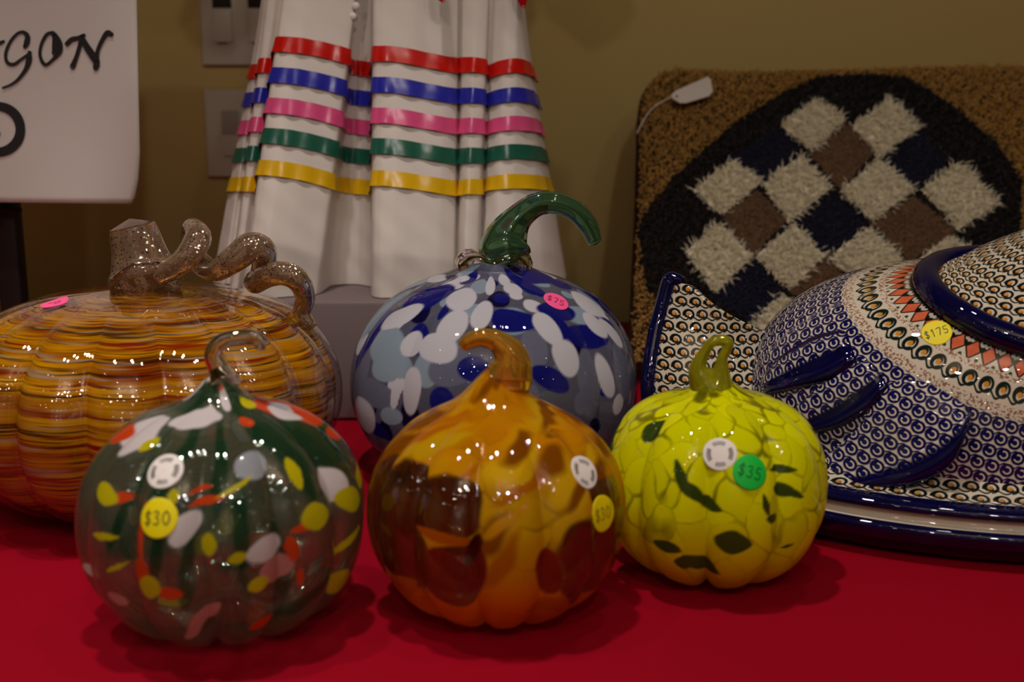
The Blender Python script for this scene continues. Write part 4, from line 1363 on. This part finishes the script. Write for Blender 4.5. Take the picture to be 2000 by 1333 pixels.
for nm, col, v0 in (('red', srgb(205, 22, 14), 0.0), ('royal blue', srgb(40, 42, 165), .25), ('pink', srgb(225, 80, 135), .497), ('dark green', srgb(28, 92, 74), .742), ('yellow', srgb(228, 178, 15), 1.0)):
    lv = np.linspace(v0, v0 + .128, 6)
    P = skirt(lv)
    P[..., 1] += .0005 * np.sin(P[..., 0] * 160 + P[..., 2] * 90) * np.sin(P[..., 2] * 120 + P[..., 0] * 40)
    ts_ = np.roll(P, -1, 1) - np.roll(P, 1, 1); tv_ = np.gradient(P, axis=0)
    n_ = np.cross(tv_, ts_); n_ /= np.linalg.norm(n_, axis=-1)[..., None] + 1e-12
    cen = np.array([-.12, 1.14, 0]); rad_ = P - cen; rad_[..., 2] = 0
    front_sign = np.sign((n_[:, :nfr * 10] * np.array([0, -1, 0])).sum())
    n_ = n_ * front_sign
    pk_ = np.array([.0010, .0012, .0014, .0016, .0020, .0024])[:, None, None] * (1 + .35 * np.sin(np.arange(NS) * .55)[None, :, None])
    o = link('ribbon', mesh_np('ribbon', (P + n_ * pk_).reshape(-1, 3), grid_quads(6, NS, wrap_m=True)), satin(nm.replace(' ', '_') + '_satin', col), droot)
    o['label'] = nm + ' satin ribbon'
# waist, bodice, sleeves and the red sash (mostly above the picture)
wc = Ps[0].mean(0)
wz = Ps[0][:, 2].mean()
rx, ry = (Ps[0][:, 0].max() - Ps[0][:, 0].min()) / 2, (Ps[0][:, 1].max() - Ps[0][:, 1].min()) / 2
a = np.linspace(0, 2 * PI, 60, endpoint=False)


def lathe_oval(name, prof_, mat):
    V = np.array([[(wc[0] + rx * k_ * math.cos(q), wc[1] + ry * k2_ * math.sin(q), z_) for q in a] for k_, k2_, z_ in prof_])
    o = link(name, mesh_np(name, V.reshape(-1, 3), grid_quads(len(prof_), 60, wrap_m=True)), mat, droot)
    return o


lathe_oval('bodice', [(1.0, 1.0, wz - .002), (.96, 1, wz + .02), (.97, 1.02, wz + .07), (1.02, 1.02, wz + .12), (.92, .8, wz + .16), (.45, .5, wz + .185), (.40, .45, wz + .20)], m_cotton)
m_sash = satin('red_sash_satin', srgb(190, 14, 24))
lathe_oval('sash', [(1.0, 1.0, wz - .012), (1.035, 1.035, wz - .010), (1.04, 1.04, wz), (1.035, 1.035, wz + .012), (1.0, 1.0, wz + .014)], m_sash)
for sx in (-1, 1):
    sh = np.array([wc[0] + sx * rx * .93, wc[1], wz + .135])
    tube('sleeve', [sh, sh + np.array([sx * .03, 0, .01]), sh + np.array([sx * .07, -.005, -.02]), sh + np.array([sx * .10, -.01, -.06])], [.030, .040, .046, .034], m_cotton, droot, n=30, k=24)
for q in ([(852, -120), (856, -60), (860, -15), (866, 3)], [(1010, -120), (1014, -60), (1019, -10), (1022, 14)]):
    pts = [at(np.array(float(x_)), np.array(float(y_)), np.array(YD + (.012 if x_ < 900 else .035) - (.0 if y_ > -100 else -.01))) for x_, y_ in q]
    tube('sash_tail', pts, [.004, .005, .0055, .002], m_sash, droot, n=20, k=10, flat=.5)
for (bx_, by_) in ((695, 12), (689, 32), (697, -12)):
    c_ = at(np.array(float(bx_)), np.array(float(by_)), np.array(YD + .046))
    th_, fi_ = np.meshgrid(np.linspace(.02, PI - .02, 9), np.linspace(0, 2 * PI, 16, endpoint=False))
    Vk = np.stack([c_[0] + .0036 * np.sin(th_) * np.cos(fi_), c_[1] + .0022 * np.cos(th_), c_[2] + .0036 * np.sin(th_) * np.sin(fi_)], -1)
    link('button', mesh_np('button', Vk.reshape(-1, 3), grid_quads(16, 9, wrap_n=True)), m_paper_lbl, droot)

# ------------------------------------------------------------------ lettered sign on its easel (left)
YS = 1.05
m_sheet, nt, out = new_mat('white_sign_paper')
p = principled(nt, mixc(nt, N(noise(nt, coords(nt), 8)), srgb(212, 204, 200), srgb(222, 213, 208)), .7, .3)
L(nt, p.outputs[0], out.inputs[0])


def sign_pt(px, py):
    px, py = np.asarray(px, float), np.asarray(py, float)
    curl = .018 * np.clip((px - 120) / 150, 0, 1) ** 2 * np.clip((py - 150) / 250, 0, 1) ** 1.5 + .004 * np.sin(px * .012) * np.sin(py * .009)
    return at(px, py, YS + curl)


def redge(y): return np.interp(y, [-340, 0, 100, 200, 300, 350, 385, 398], [262, 267, 269, 271, 273, 270, 263, 256])


gy = np.linspace(-340, 398, 60); gu = np.linspace(0, 1, 50)
PX = -310 + (redge(gy)[:, None] + 310) * gu[None]
PY = gy[:, None] + np.zeros((1, 50))
PY = PY - np.clip((gy[:, None] - 300) / 98, 0, 1) * (6 * (1 - gu[None]) )
Vsg = sign_pt(PX, PY).reshape(-1, 3)
sg = link('paper_sign', mesh_np('paper_sign', Vsg, grid_quads(60, 50)), m_sheet)
md = sg.modifiers.new('thick', 'SOLIDIFY'); md.thickness = .0006; md.offset = 1
tag(sg, 'white paper sign with black brush letters GON and a ring, at upper left', 'sign')
zs = .3152
smap = lambda p2: sign_pt(p2[:, 0] * zs, p2[:, 1] * zs) + np.array([0, -.0022, 0])
ST = {
    'G': [[(160, 290, 1.0), (172, 262, 1.5), (176, 225, 1.3), (150, 200, .9), (110, 212, .75), (68, 262, .8), (42, 330, .85), (50, 385, .9), (90, 400, .9), (135, 370, .75), (195, 328, .8)],
          [(188, 325, .9), (186, 370, 1.6), (165, 430, 1.1), (120, 490, .8), (75, 525, .7), (25, 545, .6)]],
    'O': [[(335, 203, .9), (295, 215, .9), (262, 275, .8), (254, 345, .85), (285, 402, .9), (330, 372, .8), (372, 320, 1.5), (368, 270, 2.0), (340, 215, 1.4), (325, 203, .9)], [(345, 225, 1.2), (350, 290, 1.9), (335, 330, .8)]],
    'N': [[(420, 272, 1.2), (450, 245, 1.2), (490, 236, 1.1), (525, 220, 1.0)], [(512, 228, 1.2), (498, 290, 1.1), (478, 355, 1.1), (455, 412, 1.4)],
          [(512, 228, 1.2), (540, 285, 1.7), (580, 345, 1.9), (604, 385, 1.8), (598, 420, 1.4)], [(604, 380, 1.2), (612, 310, 1.0), (645, 238, 1.1), (672, 205, 1.4), (698, 214, 1.1)]],
    'stroke': [[(-30, 290, .8), (0, 270, .9), (28, 258, .8)]],
}
for nm, sts in ST.items():
    parts = [stroke_arrays(s_, 24, lambda p2, e_=i_ * .00012: smap(p2) - np.array([0, e_, 0]), n=40) for i_, s_ in enumerate(sts)]
    Vv, Qq, Tt = join_arrays(parts)
    o = link('brush_letter', mesh_np('brush_letter', Vv, Qq, Tt), m_ink, sg)
    if nm != 'stroke': o['label'] = 'black brush letter ' + nm
a = np.linspace(0, 2 * PI, 90, endpoint=False)
ro = np.stack([-5 + 168 * np.cos(a), 801 + 169 * np.sin(a)], -1); ri = np.stack([-14 + 116 * np.cos(a), 800 + 115 * np.sin(a)], -1)
Vr = smap(np.stack([ri, (ri + ro) / 2, ro], 1).reshape(-1, 2))
link('ring_emblem', mesh_np('ring_emblem', Vr, grid_quads(90, 3, wrap_n=True)), m_ink, sg)['label'] = 'black ring emblem'
Vd = smap(np.vstack([[-16, 830], np.column_stack([-16 + 26 * np.cos(a), 830 + 20 * np.sin(a)])]))
link('emblem_dot', mesh_np('emblem_dot', Vd, None, [(0, i + 1, (i + 1) % 90 + 1) for i in range(90)]), m_ink, sg)

er = tag(empty('sign_easel', (float(at(np.array(22.), np.array(600.), np.array(1.09))[0]), 1.09, 0)), 'thin black easel post holding up the paper sign at far left', 'easel')
xe = float(at(np.array(16.), np.array(400.), np.array(1.09))[0])
m_blk = simple('black_lacquer', (.012, .011, .011), .45, .4)
box('post', (xe - .012, 1.078, .006), (xe + .010, 1.098, .52), m_blk, er, .003)
box('foot', (xe - .10, 1.05, .0004), (xe + .07, 1.13, .008), m_blk, er, .002)
zp = float(at(np.array(48.), np.array(410.), np.array(1.07))[2])
tube('peg', [(xe, 1.075, zp), (xe + .012, 1.072, zp), (xe + .021, 1.068, zp)], [.0022] * 3, m_blk, er, n=8, k=10)
box('sign_ledge', (xe - .05, 1.040, zp + .0035), (xe + .004, 1.080, zp + .0060), m_blk, er, .001)

# ------------------------------------------------------------------ switches on the wall
m_plate = simple('switch_plastic', srgb(196, 184, 170), .4, .4, var=.02)
m_gap = simple('dark_switch_gap', srgb(40, 30, 28), .7, .3)


def wpt(px, py): return at(np.array(float(px)), np.array(float(py)), np.array(YB - .006))


def plate(x0, x1, z0, z1, label, parts):
    r_ = tag(empty('light_switch', ((x0 + x1) / 2, YB, (z0 + z1) / 2)), label, 'light switch')
    box('plate', (x0, YB - .008, z0), (x1, YB - .0003, z1), m_plate, r_, .0025)
    for nm, a0, a1, b0, b1, y0, y1, mt_, bv in parts:
        box(nm, (a0, YB - y1, b0), (a1, YB - y0, b1), mt_, r_, bv)


A0, A1 = wpt(396, 128), wpt(520, 20)
w2, px_m = .116, 1.0 / 1.44e3
x0, z0 = A0[0], A0[2]
pp = []
for cx in (x0 + .0285 + .001, x0 + .0745 + .001):
    pp += [('switch_frame', cx - .0165, cx + .0165, z0 + .0235, z0 + .0905, .007, .0086, m_plate, .0006),
           ('switch_gap', cx - .0125, cx + .0125, z0 + .072, z0 + .086, .008, .0090, m_gap, .0004),
           ('rocker', cx - .0125, cx + .0125, z0 + .0285, z0 + .071, .008, .0118, m_plate, .0015),
           ('switch_slot', cx - .008, cx + .004, z0 + .0265, z0 + .0282, .008, .0090, m_gap, .0003)]
plate(x0, x0 + w2, z0, z0 + .114, 'upper light switch plate with two switches, on the wall left of the dress', pp)
B0 = wpt(406, 346)
x0, z0 = B0[0], B0[2]
cx = x0 + .035
m_grey = simple('grey_switch_plastic', srgb(162, 150, 140), .45, .4, var=.02)
plate(x0, x0 + .070, z0, z0 + .114, 'lower light switch plate with one small button, below the double plate', [
    ('switch_frame', cx - .0165, cx + .0165, z0 + .0235, z0 + .0905, .007, .0084, m_plate, .0006),
    ('button', cx - .0125, cx + .011, z0 + .056, z0 + .087, .008, .0098, m_grey, .001),
    ('switch_slot', cx - .011, cx + .011, z0 + .0265, z0 + .0280, .008, .0088, m_gap, .0003)])
